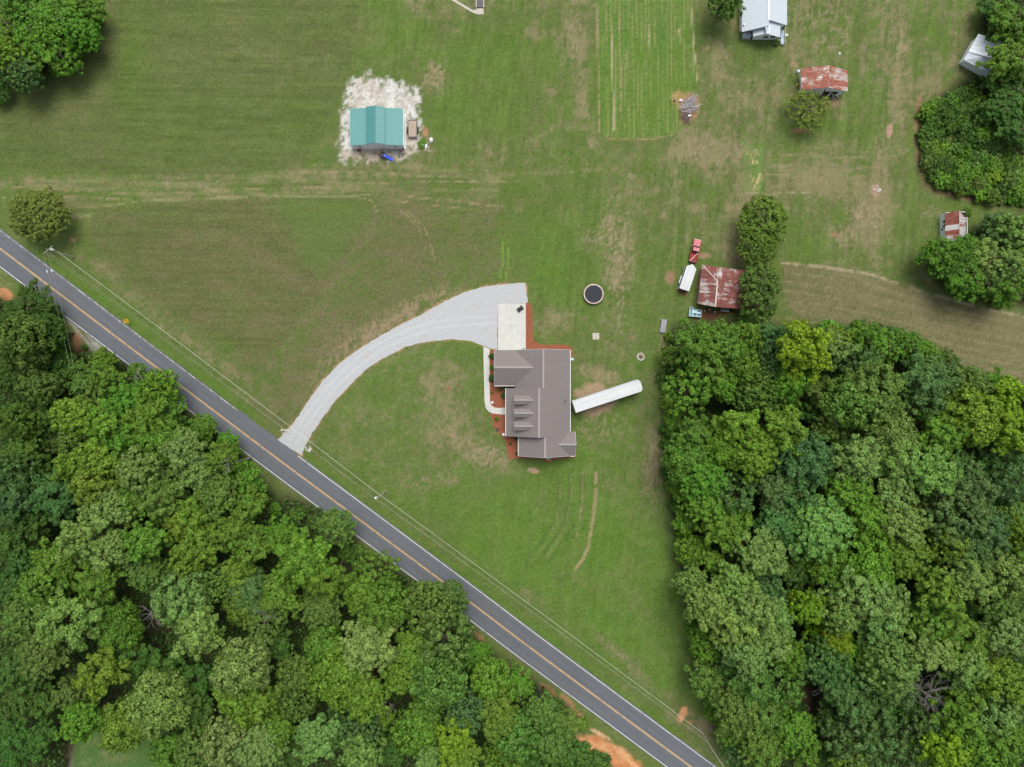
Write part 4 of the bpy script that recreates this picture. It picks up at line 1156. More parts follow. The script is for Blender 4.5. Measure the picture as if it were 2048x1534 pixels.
# ------------------------------------------------------------------ pale blue open-topped tool body, grey sheets, pails
def tool_body():
    Z = 1.0; c = P(1391.2, 624.2, Z)
    r = thing("tool_body", "pale blue metal truck tool body with open compartments below the rusty barn", "tool body", (c.x, c.y, 0), R(-6))
    rail = MB()
    def tray(x0, y0, x1, y1, h, t=.09):
        rail.box(x0,y0,.25,x0+t,y1,h); rail.box(x1-t,y0,.25,x1,y1,h); rail.box(x0+t,y0,.25,x1-t,y0+t,h); rail.box(x0+t,y1-t,.25,x1-t,y1,h)
    tray(-1.28,-1.0,-.62,.98,1.0); tray(-.617,-.98,1.28,.62,.96)
    rail.box(.28,-.89,.25,.38,.53,.955); rail.box(-.53,-.22,.25,.28,-.06,.95); rail.box(.38,-.22,.25,1.19,-.06,.95)
    rail.build("frame", MT['paleblue'], r)
    f = MB(); f.box(-1.19,-.91,.26,-.71,.89,.40); f.box(-.527,-.89,.26,1.19,-.22,.34); f.box(-.527,-.06,.26,.28,.53,.5); f.box(.38,-.06,.26,1.19,.53,.34)
    f.build("floor", MT['teal'], r)
    l = MB(); l.box(-.50,-.05,.90,.27,.36,.92); l.box(.30,-.3,.92,.95,.1,.935); l.build("lid", MT['paleblue'], r)
    for x in (-1.1, 1.1):
        for y in (-.85, .5): MB().box(x-.06,y-.06,0,x+.06,y+.06,.25).build("support", MT['darkmetal'], r)
tool_body()
def sheets():
    p = P(1326.5, 652, .5)
    r = thing("metal_sheet_stack", "stack of long grey ribbed metal sheets leaning out of the wood's corner", "metal sheets", (p.x, p.y, 0), R(-7))
    for k in range(4):
        m = MB(); x = -.5+.02*k; rng = random.Random(k)
        for j in range(9): m.obox((x+.125*j, 0, .42+.04*k+(.02 if j % 2 else 0)), (.126, 2.9-.12*k, .012), 0, 0, .0)
        m.build("sheet", MT['sheet'], r)
    for y in (1.3, -1.0): MB().obox((0,y,.2),(1.5,.12,.4)).build("bearer", MT['woodgrey'], r)
sheets()
for i, (x, y, lab) in enumerate(((1409,621.5,"white pail nearest the pale blue tool body"),(1419,619.3,"white pail between two others on the dirt beside the barn"),(1430,624,"white pail closest to the dark opening of the rusty barn"))):
    p = P(x, y, .3); o = MB(); o.lathe([(.13,0),(.17,.36),(.18,.37),(.18,.40),(.16,.40),(.13,.06),(.001,.05)], 14)
    tag(o.build("pail", MT['white']), lab, "pail", "white pails on the dirt by the barn").location = (p.x, p.y, 0)

# ------------------------------------------------------------------ rusty barn with hipped end
def rust_barn():
    e, zr = 2.7, 4.3
    r = thing("rusty_barn", "large rust red metal roofed barn beside the tall trees", "barn", tuple(P(1440, 572)), world=True)
    nw, sw, se, ne = P(1404, 529.2, e), P(1396, 607.5, e), P(1500, 619.5, e), P(1510, 544, e)
    rt, rs = P(1435, 562, zr), P(1430.3, 613.6, zr)
    m = MB()
    m.roof([nw, rt, rs, sw], .1, 0); m.roof([rt, ne, se, rs], .1, 0); m.roof([nw, ne, rt], .1, 0)
    ro = m.build("roof", MT['rustbarn'], r)
    mcap = metal_roof("patchy_ridge_metal", (.56,.52,.46), (.50,.44,.38), .8, RUST, .26)
    for a, b, wd in ((rt, rs, .13), (nw, rt, .07)):
        d = (b-a).normalized(); n_ = d.cross(Vector((0,0,1))).normalized()*wd; up = Vector((0,0,.035))
        c = MB(); c.extr([a+n_+up, b+n_+up, b-n_+up, a-n_+up][::-1], (0,0,.03))
        base_shift(c.build("ridge_cap", mcap, ro), r)
    def inset(a, k): cc = (nw+sw+se+ne)/4; q = a + (cc-a)*k; return Vector((q.x, q.y, 0))
    q = [inset(a, .07) for a in (nw, sw, se, ne)]
    w = MB()
    for a, b in ((0, 1), (2, 3), (3, 0)):
        d = (q[b]-q[a]); n_ = Vector((-d.y, d.x, 0)).normalized()*.1
        w.extr([q[a], q[b], q[b]+Vector((0,0,e-.1)), q[a]+Vector((0,0,e-.1))], n_)
    # south end: open bay to the right, boards to the left
    d = q[2]-q[1]; L = d.length; d.normalize()
    for s0, s1 in ((0, L*.45), (L*.93, L)):
        w.extr([q[1]+d*s0, q[1]+d*s1, q[1]+d*s1+Vector((0,0,e-.1)), q[1]+d*s0+Vector((0,0,e-.1))], Vector((-d.y, d.x, 0))*.1)
    w.build("wall", MT['woodgrey'], r)
    g = MB(); mid_ = q[1]+d*L*.5
    g.obox(P(1449, 619.5, 1.0), (1.7,.9,1.0), R(-6)); 
    base = g.build("workbench", MT['sheet'])
    tag(base, "grey metal topped bench at the rusty barn's open end", "workbench")
    t = MB(); t.obox((0,0,0), (3.6,.25,.25))
    o = t.build("timber", simple("orange_timber", (.30,.12,.04), .8, .2, 3)); p = P(1452, 626); o.location = (p.x, p.y, .14); o.rotation_euler = (0,0,R(-6))
    tag(o, "orange brown timber lying on the dirt under the barn's open end", "timber")
rust_barn()

# ------------------------------------------------------------------ generic gabled building from pixel corners
def pix_frame(c0, c1, z):
    a, b = P(*c0, z), P(*c1, z)
    return a, b

def green_shed():
    r = thing("green_roofed_shed", "white shed with a stepped green metal roof on the pale stone yard", "shed", tuple(P(754, 257)), world=True)
    e, ei, me_, mr = 2.75, 3.25, 3.75, 4.35
    # plan in metres from pixel corners at eave height
    L = P(700, 254, e).x; Rr = P(806.2, 254, e).x; m0 = P(732.4, 254, me_).x; m1 = P(769.5, 254, me_).x; mc = (m0+m1)/2
    y1 = P(754, 217.2, e).y; y0 = P(754, 290.6, e).y
    m = MB()
    m.roof([(L,y0,e),(L,y1,e),(m0+.25,y1,ei),(m0+.25,y0,ei)], .08, 0, (1, 0, 0)); m.roof([(m1-.25,y0,ei),(m1-.25,y1,ei),(Rr,y1,e),(Rr,y0,e)], .08, 0, (1, 0, 0))
    m.build("roof", MT['greenroof'], r)
    k = MB(); k.roof([(m0,y0-.03,me_),(m0,y1+.03,me_),(mc,y1+.03,mr),(mc,y0-.03,mr)], .08, 1, (0, 1, 0)); k.roof([(mc,y0-.03,mr),(mc,y1+.03,mr),(m1,y1+.03,me_),(m1,y0-.03,me_)], .08, 0, (0, 1, 0))  # left slope in the shaded copy, right slope in the plain green
    k.box(mc-.12,y0-.05,mr-.03,mc+.12,y1+.05,mr+.03,1)
    k.build("raised_roof", [MT['greenroof'], MT['greenroof_shaded']], r)
    w = MB(); i = .12
    w.extr([(L+i,y0+i,0),(Rr-i,y0+i,0),(Rr-i,y0+i,e-.06),(m1-.05,y0+i,ei-.06),(m1-.13,y0+i,ei+.0),(m1-.13,y0+i,me_-.06),(mc,y0+i,mr-.1),(m0+.13,y0+i,me_-.06),(m0+.13,y0+i,ei),(m0+.05,y0+i,ei-.06),(L+i,y0+i,e-.06)], (0, y1-y0-2*i, 0))
    w.build("wall", MT['white'], r)
    t = MB(); t.box(Rr-i+.001,y0+.1,.0,Rr+.16,y1-.1,.05); t.build("footing", MT['white'], r)
    MB().box(Rr-.02,y0,e-.2,Rr+.10,y1,e-.06).build("gutter", MT['white'], r); MB().box(L-.06,y0,e-.2,L+.03,y1,e-.1).build("gutter", MT['white'], r)
    d = MB(); d.box(mc-1.4,y1-i,.05,mc+1.4,y1-i+.06,2.6); d.build("roller_door", MT['siding'], r)
    for x in ((L+m0)/2, (m1+Rr)/2): window(r, (x, y0+i, 1.5), .8, .8, (0, -1, 0))
    c = MB(); c.box(Rr-.35,y0-.02,0,Rr-.1,y0+.1,.55); c.build("downpipe_box", MT['greenpaint'], r)
green_shed()

def flat_trailer():
    c = P(824.8, 257, .7)
    r = thing("utility_trailer", "flat wooden decked utility trailer next to the green roofed shed", "trailer", (c.x, c.y, 0), R(1.5))
    d = MB()
    for k in range(8): d.box(-.84+.21*k+.012,-1.72,.60,-.84+.21*(k+1)-.012,1.72,.66)
    d.build("deck", MT['plank'], r)
    f = MB(); f.box(-.97,-1.80,.5,-.86,1.75,.72); f.box(.86,-1.80,.5,.97,1.75,.72); f.box(-.86,1.72,.5,.86,1.80,.72); f.box(-.86,-1.98,.5,.86,-1.72,.60)
    for k in range(8): f.box(-.8+.2*k,-1.98,.60,-.72+.2*k,-1.73,.66)
    f.tube((-.6,1.75,.5),(0,2.6,.48),.05); f.tube((.6,1.75,.5),(0,2.6,.48),.05)
    f.build("frame", MT['darkmetal'], r)
    j = MB(); j.bbox(-.16,2.02,.48,.16,2.30,.80,.06); j.build("winch", MT['steel'], r)
    for s_ in (-1, 1):
        g = MB(); g.bbox(s_*1.10-.13,-.85,.55,s_*1.10+.13,.35,.70,.05); g.build("mudguard", MT['black'], r)
        for y in (-.58, .10):
            q = MB(); q.wheel((s_*1.10, y, .30), .30, .2, 'X'); q.build("wheel", [MT['black'], MT['steel']], r)
flat_trailer()

def play_slide():
    c = P(765.5, 309.5, .6)
    r = thing("toy_slide", "bright blue plastic slide running off a dark square play platform behind the shed", "slide", (c.x, c.y, 0), R(-24))
    pf = MB(); pf.bbox(-.5,-.45,.75,.45,.45,.85,.04)
    for x in (-.45, .40):
        for y in (-.40, .40): pf.box(x-.05,y-.05,0,x+.05,y+.05,1.25)
    pf.box(-.5,-.45,1.0,.42,-.40,1.25); pf.box(-.5,.40,1.0,.42,.45,1.25); pf.build("platform", MT['darkmetal'], r)
    s_ = MB()
    pr = [(.42,.86),(.75,.80),(1.5,.42),(2.05,.18),(2.35,.12)]
    for (x0, z0), (x1, z1) in zip(pr, pr[1:]):
        s_.add([(x0,-.30,z0),(x1,-.30,z1),(x1,.30,z1),(x0,.30,z0),(x0,-.30,z0-.05),(x1,-.30,z1-.05),(x1,.30,z1-.05),(x0,.30,z0-.05)], [(0,1,2,3),(7,6,5,4),(0,4,5,1),(3,2,6,7),(0,3,7,4),(1,5,6,2)])
        for y in (-.34, .30): s_.add([(x0,y,z0+.16),(x1,y,z1+.14),(x1,y+.04,z1+.14),(x0,y+.04,z0+.16),(x0,y,z0-.05),(x1,y,z1-.05),(x1,y+.04,z1-.05),(x0,y+.04,z0-.05)], [(0,1,2,3),(7,6,5,4),(0,4,5,1),(3,2,6,7),(0,3,7,4),(1,5,6,2)])
    s_.build("slide", MT['blue'], r)
    b = MB(); b.box(-.5,-.62,.05,.1,-.47,.75); b.build("side_panel", MT['bluemetal'], r)
play_slide()
def pipe_frame():
    c = P(797.5, 306, .6)
    r = thing("pipe_frame", "blue pipe frame standing against the shed's white wall near the corner", "frame", (c.x, c.y, 0), R(8))
    m = MB()
    for y in (-.55, .55):
        m.path([(-.8,y,0),(-.8,y,1.1),(.8,y,1.1),(.8,y,0)], .035, 6)
    m.build("hoop", MT['bluemetal'], r)
    q = MB()
    for x in (-.8, -.2, .35, .8): q.tube((x,-.55,1.1),(x,.55,1.1),.03)
    q.build("rung", MT['sheet'], r)
pipe_frame()
def blob_thing(name, label, cat, px, py, pts, mats, z=0, rz=0, group=None):
    p = P(px, py, .2); m = MB()
    for q in pts: m.bbox(*q[:6], q[6] if len(q) > 6 else .03)
    o = m.build(name, mats); o.location = (p.x, p.y, z); o.rotation_euler = (0, 0, rz)
    return tag(o, label, cat, group)
blob_thing("plastic_crate", "red orange plastic crate beside the play platform behind the shed", "crate", 760, 309.5, [(-.35,-.22,0,.35,.22,.06),(-.35,-.22,.06,-.31,.22,.35,.01),(.31,-.22,.06,.35,.22,.35,.01),(-.31,-.22,.06,.31,-.18,.35,.01),(-.31,.18,.06,.31,.22,.35,.01)], MT['orange'])
blob_thing("toolbox", "small dark red toolbox at the shed's lower right corner", "toolbox", 802, 302.5, [(-.2,-.15,0,.2,.15,.25),(-.05,-.03,.25,.05,.03,.32,.01)], MT['redbed'])
blob_thing("brown_crate", "rusty brown crate at the foot of the shed's white wall", "crate", 718, 300.5, [(-.4,-.25,0,.4,.25,.3),(-.43,-.28,.3,.43,.28,.34,.01)], MT['brownpot'])
def junk():
    rng = random.Random(8)
    p = P(852, 291)
    r = thing("scrap_pile", "small heap of grey scrap and boards beside a white tarp bundle", "scrap pile", (p.x, p.y, 0))
    for k in range(9):
        q = MB(); q.obox((rng.uniform(-.7,.7),rng.uniform(-.6,.6),.08+.04*k),(rng.uniform(.4,1.2),rng.uniform(.08,.3),.05),rng.uniform(0,PI),rx=rng.uniform(-.2,.2))
        q.build("board", MT[rng.choice(['woodgrey','sheet','steel','hvac'])], r)
    for k in range(2):
        q = MB(); q.tube((-.1+.3*k,.4,.1),(.5+.3*k,2.2,.06),.035); q.build("pole", MT['plank'], r)
    p = P(861.6, 279.5, .4)
    t = MB(); t.lathe([(.001,.75),(.2,.70),(.34,.5),(.48,.2),(.55,.0)], 9)
    me = t.build("tarp_bundle", MT['tarp'], None, True); me.location = (p.x, p.y, 0); me.scale = (.85, 1.25, 1)
    for v in me.data.vertices: v.co.x += .08*math.sin(7*v.co.z+v.co.y*5); v.co.y += .07*math.sin(9*v.co.x)
    tag(me, "white tarp covered bundle on the grass right of the stone yard", "tarp")
    p = P(857, 300); t = MB()
    for k in range(10): t.obox((rng.uniform(-.6,.6),rng.uniform(-.3,.3),.05+.015*k),(rng.uniform(.2,.5),.07,.04),rng.uniform(0,PI))
    o = t.build("offcut_heap", MT['stone']); o.location = (p.x, p.y, 0)
    tag(o, "litter of pale offcuts just below the grey scrap heap", "offcuts")
junk()

# ------------------------------------------------------------------ brush pile
def brush_pile():
    p = P(1378, 216)
    r = thing("brush_pile", "big tangled pile of grey branches at the green strip's lower corner", "brush pile", (p.x, p.y, 0))
    rng = random.Random(12)
    for part in range(3):
        m = MB()
        for k in range(60):
            cx, cy = (rng.gauss(.2,.8), rng.gauss(1.3,.8)) if part == 0 else ((rng.gauss(-.7,.5), rng.gauss(-1.6,1.0)) if part == 1 else (rng.gauss(.1,.9), rng.gauss(.0,.6)))
            L = rng.uniform(.7, 2.4)*(1 if part else 1.2); t = (R(50) if part == 0 else R(80) if part == 1 else R(-8)) + rng.gauss(0, .45)
            z0, z1 = rng.uniform(.05,.9), rng.uniform(.05,.9)
            dx, dy = math.cos(t)*L/2, math.sin(t)*L/2
            m.path([(cx-dx,cy-dy,z0),(cx+rng.uniform(-.1,.1),cy+rng.uniform(-.1,.1),(z0+z1)/2+.1),(cx+dx,cy+dy,z1)], [rng.uniform(.03,.07),.04,.015], 5)
        m.build("branch_heap", [simple("grey_brush", (.38,.35,.36), .9, .35, 2), simple("brown_brush", (.20,.145,.13), .9, .3, 2), simple("pale_brush", (.46,.44,.43), .9, .3, 2)][part], r)
    for x, y, lab in ((1361,201.5,"white flat board at the brush pile's upper left"),(1388,216,"small white block at the middle right of the brush pile"),(1378.5,232,"white block at the brush pile's lower end")):
        blob_thing("white_block", lab, "block", x, y, [(-.32,-.2,0,.32,.2,.3)], MT['white'], .25, R(15))
    b = MB(); b.lathe([(.18,0),(.2,.5),(.16,.52),(.001,.52)], 12); q = P(1348.5, 202)
    o = b.build("metal_drum", MT['darkmetal']); o.location = (q.x, q.y, 0); tag(o, "small dark drum left of the brush pile", "drum")
brush_pile()

# ------------------------------------------------------------------ upper buildings
def white_house():
    r = thing("white_roofed_house", "white metal roofed house with stepped back gables at the top edge", "house", tuple(P(1530, 30)), world=True)
    e, zr = 2.6, 4.9
    W, Ea, X = P(1483.8, 0, e).x, P(1574, 0, e).x, P(1538, 0, zr).x
    yS = P(0, 64, e).y; yS2 = P(0, 50.5, e).y; N = P(0, -95, e).y
    m = MB()
    m.roof([(W,yS,e),(W,N,e),(X,N,zr),(X,yS+.2,zr)], .1); m.roof([(X,yS2,zr),(X,N,zr),(Ea,N,e),(Ea,yS2,e)], .1)
    # first step: lower gable over the right half
    a0, a1, ax_, az, ae = P(1528,0,4.3).x, P(1562.5,0,3.2).x, P(1532,0,4.45).x, 4.45, 2.75
    yA1, yA0 = P(0,38,4.4).y, P(0,73.5,3).y
    m.roof([(ax_,yA0,az),(ax_,yA1,az),(a1,yA1-.5,ae),(a1,yA0,ae)], .1)
    b0, bx, bz, be = P(1507,0,2.8).x, P(1539,0,4.1).x, 4.1, 2.62
    yB1, yB0 = P(0,52,4).y, P(0,72.5,2.7).y
    m.roof([(b0,yB0,be),(b0,yB1,be),(bx,yB1,bz),(bx,yB0,bz)], .1); m.roof([(bx,yB0,bz-.003),(bx,yB1,bz-.003),(a1-.1,yB1,be+.03),(a1-.1,yB0,be+.03)], .1)
    ro = m.build("roof", MT['whiteroof'], r)
    for q in ((X-.18,yS2,zr-.03,X+.18,N,zr+.035), (bx-.15,yB0,bz-.03,bx+.15,yB1,bz+.035), (ax_-.15,yA0+1,az-.03,ax_+.15,yA1,az+.035)):
        base_shift(MB().box(*q).build("ridge_cap", MT['white'], ro), r)
    w = MB()
    w.extr([(W+.35,yS+1.4,0),(X+.5,yS+1.4,0),(X+.5,yS+1.4,zr-.5),(X,yS+1.4,zr-.2),(W+.35,yS+1.4,e-.05)], (0, N-yS-1.7, 0))
    w.extr([(X+.2,yS2+.3,0),(Ea-.35,yS2+.3,0),(Ea-.35,yS2+.3,e-.05),(X+.2,yS2+.3,zr-.3)], (0, N-yS2-.6, 0))
    yw = P(0, 79.3).y; xw = P(1504.5, 0).x; xe = P(1551, 0).x
    w.extr([(xw,yw,0),(xe,yw,0),(xe,yw,2.5),(bx,yw,bz-.25),(xw,yw,2.5)], (0, 3.2, 0))
    w.build("wall", MT['white'], r)
    for x in (1531.5, 1545.5): window(r, (P(x,0,1.2).x, yw, 1.25), 1.0, 1.0, (0,-1,0), 'white', 'glass')
    k = MB(); d0, d1 = P(1549,0,.5).x, P(1568,0,.5).x; dy0, dy1 = P(0,88.5,.5).y, P(0,57,.5).y
    k.box(P(1562,0,.5).x,dy0,.40,d1,dy1,.50); k.box(P(1549,0,.5).x,dy0,.40,P(1552.5,0,.5).x,P(0,80,.5).y,.50)
    k.box(P(1552.5,0,.5).x,P(0,82,.5).y,.40,P(1562,0,.5).x,P(0,79,.5).y,.5)
    for yy in (dy0+.1, (dy0+dy1)/2, dy1-.1): k.box(d1-.12,yy-.05,0,d1-.02,yy+.05,1.4)
    k.box(d1-.10,dy0,1.35,d1-.03,dy1,1.42)
    k.build("deck", MT['deckblue'], r)
    s_ = MB(); q = P(1572, 70.5); s_.box(q.x-.4,q.y-.3,0,q.x+.4,q.y+.3,.2); s_.build("step", MT['concrete'], r)
    ch = MB(); ch.box(W+.2,yS+1.2,2.0,W+.45,yS+1.5,3.2); ch.build("flue", MT['steel'], r)
    p = P(1494.5, 69.5, .8)
    t = thing("heating_unit", "blue grey heating unit in the corner behind the white roofed house", "heating unit", (p.x, p.y, 0), R(-2))
    a = MB(); a.bbox(-.85,-.48,.1,.85,.48,.98,.16); a.build("casing", MT['hvac'], t)
    b = MB(); b.box(-.9,-.55,-.02,.9,.55,.1); b.build("base_slab", MT['oldconc'], t)
    g = MB(); g.lathe([(.30,.985),(.30,1.0),(.001,1.01)], 16, c=(.3,0,0)); g.build("fan_grille", MT['steel'], t)
    for lab, x, y, h in (("low round shrub at the white roofed house's upper deck end", 1565.5, 53.5, .9),):
        pass
white_house()

def top_barn():
    r = thing("rusty_shed", "white shed under a bright rust orange roof beside a loose tree", "shed", tuple(P(1648, 160)), world=True)
    e, zr = 2.6, 4.2
    nw, sw = P(1602, 136.5, e), P(1603, 179.5, e)
    ne, se = P(1695.5, 141, e), P(1695.5, 183, e)
    rn, rs = P(1659, 130.5, zr), P(1656.5, 175, zr)
    m = MB(); m.roof([nw, rn, rs, sw], .08); m.roof([rn, ne, se, rs], .08)
    m.build("roof", MT['rustlight'], r)
    wd = [P(1598.5, 150), P(1600, 191), P(1681, 191), P(1681, 153)]
    w = MB()
    w.extr([wd[1], wd[1].lerp(wd[2], .52), Vector((rs.x-.4, wd[1].y, zr-.22)), Vector((wd[1].x, wd[1].y, e-.06))], (0, .12, 0))
    w.extr([wd[1].lerp(wd[2], .52)+Vector((0,0,2.1)), wd[1].lerp(wd[2], .86)+Vector((0,0,2.0)), wd[1].lerp(wd[2],.86)+Vector((0,0,2.75)), Vector((rs.x-.4, wd[1].y, zr-.22))], (0, .115, 0))
    w.extr([wd[1].lerp(wd[2], .86), wd[2], wd[2]+Vector((0,0,e-.06)), wd[1].lerp(wd[2],.86)+Vector((0,0,2.75))], (0, .12, 0))
    for a, b in ((0, 1), (2, 3), (3, 0)):
        d = wd[b]-wd[a]; n_ = Vector((-d.y, d.x, 0)).normalized()*.12
        w.extr([wd[a], wd[b], wd[b]+Vector((0,0,e-.08)), wd[a]+Vector((0,0,e-.08))], n_)
    w.build("wall", MT['white'], r)
    f = MB(); f.box(wd[0].x+.2, wd[1].y+.2, 0, wd[2].x-.2, wd[0].y-.3, .05); f.build("floor", MT['bark'], r)
    rng = random.Random(4)
    for k, (x0, y0, x1, y1, lab) in enumerate(((1649.5,198.5,1663,184.5,"longest pale board leaning out of the rust orange shed's opening"),(1666,200,1665,186,"middle pale board leaning in the rust orange shed's opening"),(1671,199,1667,187,"grey board right of the others in the shed's opening"),(1678,195,1672,190,"short white board nearest the shed's right corner"))):
        a, b = P(x0,y0,.1), P(x1,y1,1.3)
        q = MB(); d = (b-a); q.M = Matrix.Translation((0,0,0)); c_ = (a+b)/2
        q.obox((0,0,0),(d.length,.22,.05))
        o = q.build("leaning_board", MT['white' if k in (0, 3) else 'woodgrey']); o.location = c_
        o.rotation_euler = d.to_track_quat('X','Z').to_euler()
        tag(o, lab, "board", "boards leaning in the open end of the white shed")
    p = P(1597.5, 141.3, .9); b = MB(); b.lathe([(.27,0),(.29,.3),(.28,.33),(.29,.6),(.28,.63),(.29,.9),(.26,.92),(.25,.88),(.001,.88)], 18)
    o = b.build("barrel", MT['paleblue']); o.location = (p.x, p.y, 0); tag(o, "pale blue barrel at the rust orange shed's upper left corner", "barrel")
    p = P(1595, 169, .4); b = MB(); b.bbox(-.15,-.35,0,.15,.35,.6,.1); o = b.build("yellow_drum", simple("yellow_drum_paint", (.45,.38,.06), .5)); o.location = (p.x, p.y, 0); tag(o, "yellow canister against the rust orange shed's left wall", "canister")
    p = P(1665.5, 121); t = thing("yard_lamp", "white topped lamp pole standing above the rust orange shed", "lamp pole", (p.x, p.y, 0))
    q = MB(); q.tube((0,0,0),(0,0,3.2),.05,.04); q.build("pole", MT['steel'], t)
    q = MB(); q.lathe([(.03,3.1),(.22,3.15),(.24,3.25),(.15,3.4),(.001,3.44)], 16); q.build("lamp_head", MT['white'], t)
top_barn()

def silver_barn():
    r = thing("silver_roofed_barn", "bright silver metal roofed barn half under the trees at right", "barn", tuple(P(1965, 105)), world=True)
    e = 2.7
    a = P(1929.5, 116.5, e)                 # left corner
    ax = (P(1956.7, 67.9, e)-a).normalized()   # along the eave
    ay = Vector((ax.y, -ax.x, 0))
    L = (P(1956.7, 67.9, e)-a).length
    W = 9.0; rz = 4.5
    def q(u, v, z): return a + ax*u + ay*v + Vector((0, 0, z-e))
    m = MB()
    L2 = L+3.4
    m.roof([q(1.6,0,e), q(L,0,e), q(L,2.0,e+.8), q(L+2.2,2.0,e+.8), q(L+2.2,W/2,rz), q(1.6,W/2,rz)], .09)
    m.roof([q(1.6,W/2,rz), q(L+2.2,W/2,rz), q(L+2.2,W,e), q(1.6,W,e)], .09)
    m.roof([q(-.2,0,e-.25), q(1.9,.0,e-.05), q(2.4,W/2,rz-.25), q(-.2,W/2,e-.1)], .08, 1); m.roof([q(-.2,W/2,e-.1), q(2.4,W/2,rz-.25), q(1.9,W,e-.05), q(-.2,W,e-.25)], .08, 1)
    m.build("roof", [MT['silverroof'], metal_roof("dull_lean_to_roof", (.55,.60,.64), (.48,.53,.58), .6, None, 0, .5, .4, 0)], r)
    w = MB(); pts = [q(.2,.35,0), q(L-.2,.35,0), q(L-.2,2.2,0), q(L+2,2.2,0), q(L+2,W-.3,0), q(.2,W-.3,0)]
    w.prism([(p.x,p.y) for p in pts], 0, 2.35); w.build("wall", simple("pale_metal_siding", (.66,.69,.71), .5, .08, 1.5), r)
silver_barn()

def right_shed():
    r = thing("striped_shed", "white shed with a rust striped metal roof beside the right hand trees", "shed", tuple(P(1905, 452)), world=True)
    e, zr = 2.35, 4.0
    nw, sw, rn, rs = P(1890.2, 426.5, e), P(1891.3, 483, e), P(1918.3, 421, zr), P(1919.3, 481.8, zr)
    ne, se = P(1932, 436, 2.7), P(1931, 484, 2.7)
    m = MB(); m.roof([nw, rn, rs, sw], .08); m.roof([rn, ne, se, rs], .08); m.build("roof", MT['ruststripe'], r)
    c = MB(); n_ = Vector((.08,0,.05)); c.extr([rn-n_+Vector((0,0,.1)), rs-n_+Vector((0,0,.1)), rs+n_, rn+n_], (0,0,.03)); c.build("ridge_cap", MT['ridgecap'], r)
    a, b, c_, d = P(1878.9, 430), P(1880.3, 483.3), P(1920, 483), P(1919, 432)
    w = MB()
    for p0, p1, zz in ((a, b, e-.02), (c_, d, 2.6)):
        dd = p1-p0; n2 = Vector((-dd.y, dd.x, 0)).normalized()*.12
        w.extr([p0, p1, p1+Vector((0,0,zz)), p0+Vector((0,0,zz))], n2)
    for p0, p1, rp in ((b, c_, rs), (d, a, rn)):
        dd = p1-p0; n2 = Vector((-dd.y, dd.x, 0)).normalized()*.11
        w.extr([p0, p1, p1+Vector((0,0,2.4)), Vector(((p0.x+p1.x)/2+1.0, (p0.y+p1.y)/2, 3.6)), p0+Vector((0,0,2.25))], n2)
    w.build("wall", MT['white'], r)
    for y, zc in ((443, 1.75), (452, 1.75)):
        k = MB(); x = P(1878.9, y).x; yy = P(0, y, zc).y; k.box(x-.06,yy-.3,zc-.35,x+.015,yy+.3,zc+.35); k.build("window_opening", MT['glass'], r)
    k = MB(); x = P(1879.6, 458).x; yy = P(0, 458.5, 1).y; k.box(x-.05,yy-.22,.6,x+.02,yy+.22,1.1); k.build("hatch", MT['darkmetal'], r)
right_shed()

def cellar():
    p = P(960, 12)
    r = thing("cellar_stairwell", "pale concrete landing and sunken dark steps at the top edge", "stairwell", (p.x, p.y, 0))
    a = MB(); a.bbox(-.80,-1.85,-.02,.80,-.45,.10,.02); a.build("landing", MT['oldconc'], r)
    for s_ in (-1, 1):
        b = MB(); b.box(s_*.80-.10,-.45,-.02,s_*.80+.10,3.5,.45); b.build("side_wall", simple("pinkish_block", (.50,.40,.36), .9), r)
    c = MB()
    for k in range(9): c.box(-.70,-.44+.42*k,.0,.70,-.44+.42*(k+1)-.004,.34-.035*k)
    c.build("step", MT['darkmetal'], r)
    lid = MB(); lid.box(-.70,2.6,.36,.70,3.5,.42); lid.build("hatch", MT['black'], r)
cellar()
cp = slab("c", [(896,-4),(905,-4),(945,20),(954,19),(954,29),(944,24.5)], -.05, .02, 0)
tag(cp.build("concrete_path", MT['oldconc']), kind="structure")

# ------------------------------------------------------------------ poles, wires, signs
def pole(name, base, h, label, kind=0, rz=0):
    p = P(*base)
    r = thing(name, label, "utility pole", (p.x, p.y, 0), rz)
    m = MB(); m.tube((0,0,0),(0,0,h),.16,.11,10); m.build("shaft", MT['post'], r)
    if kind in (0, 1):
        t = MB(); t.lathe([(.001,0),(.24,.02),(.25,.1),(.25,.85),(.22,.95),(.10,1.0),(.001,1.02)], 16, c=(.36,-.12,h-1.7)); t.build("transformer", MT['white'], r)
        b = MB(); b.obox((.18,-.06,h-1.2),(.36,.08,.1),-.3); b.build("bracket", MT['steel'], r)
    if kind == 0:
        c = MB(); c.obox((0,0,h-.5),(2.2,.11,.13)); c.build("crossarm", MT['post'], r)
        for x in (-1.0, 1.0):
            i = MB(); i.lathe([(.03,0),(.07,.04),(.04,.1),(.07,.15),(.03,.22),(.001,.23)], 10, c=(x,0,h-.43)); i.build("insulator", MT['paleblue'], r)
    i = MB(); i.lathe([(.03,0),(.07,.05),(.04,.1),(.07,.15),(.02,.25),(.001,.26)], 10, c=(0,0,h)); i.build("insulator", MT['steel'], r)
    return p
p1 = pole("utility_pole", (147.5, 514), 8.9, "wooden utility pole with white transformer below the lone round tree", 0, R(40))
p2 = pole("utility_pole", (771.5, 982), 10.3, "utility pole with one white transformer on the lawn's road side", 1, R(200))
p3 = pole("utility_pole", (1391.5, 1441), 9.0, "plain bare utility pole beside the woods at the bottom", 2, 0)
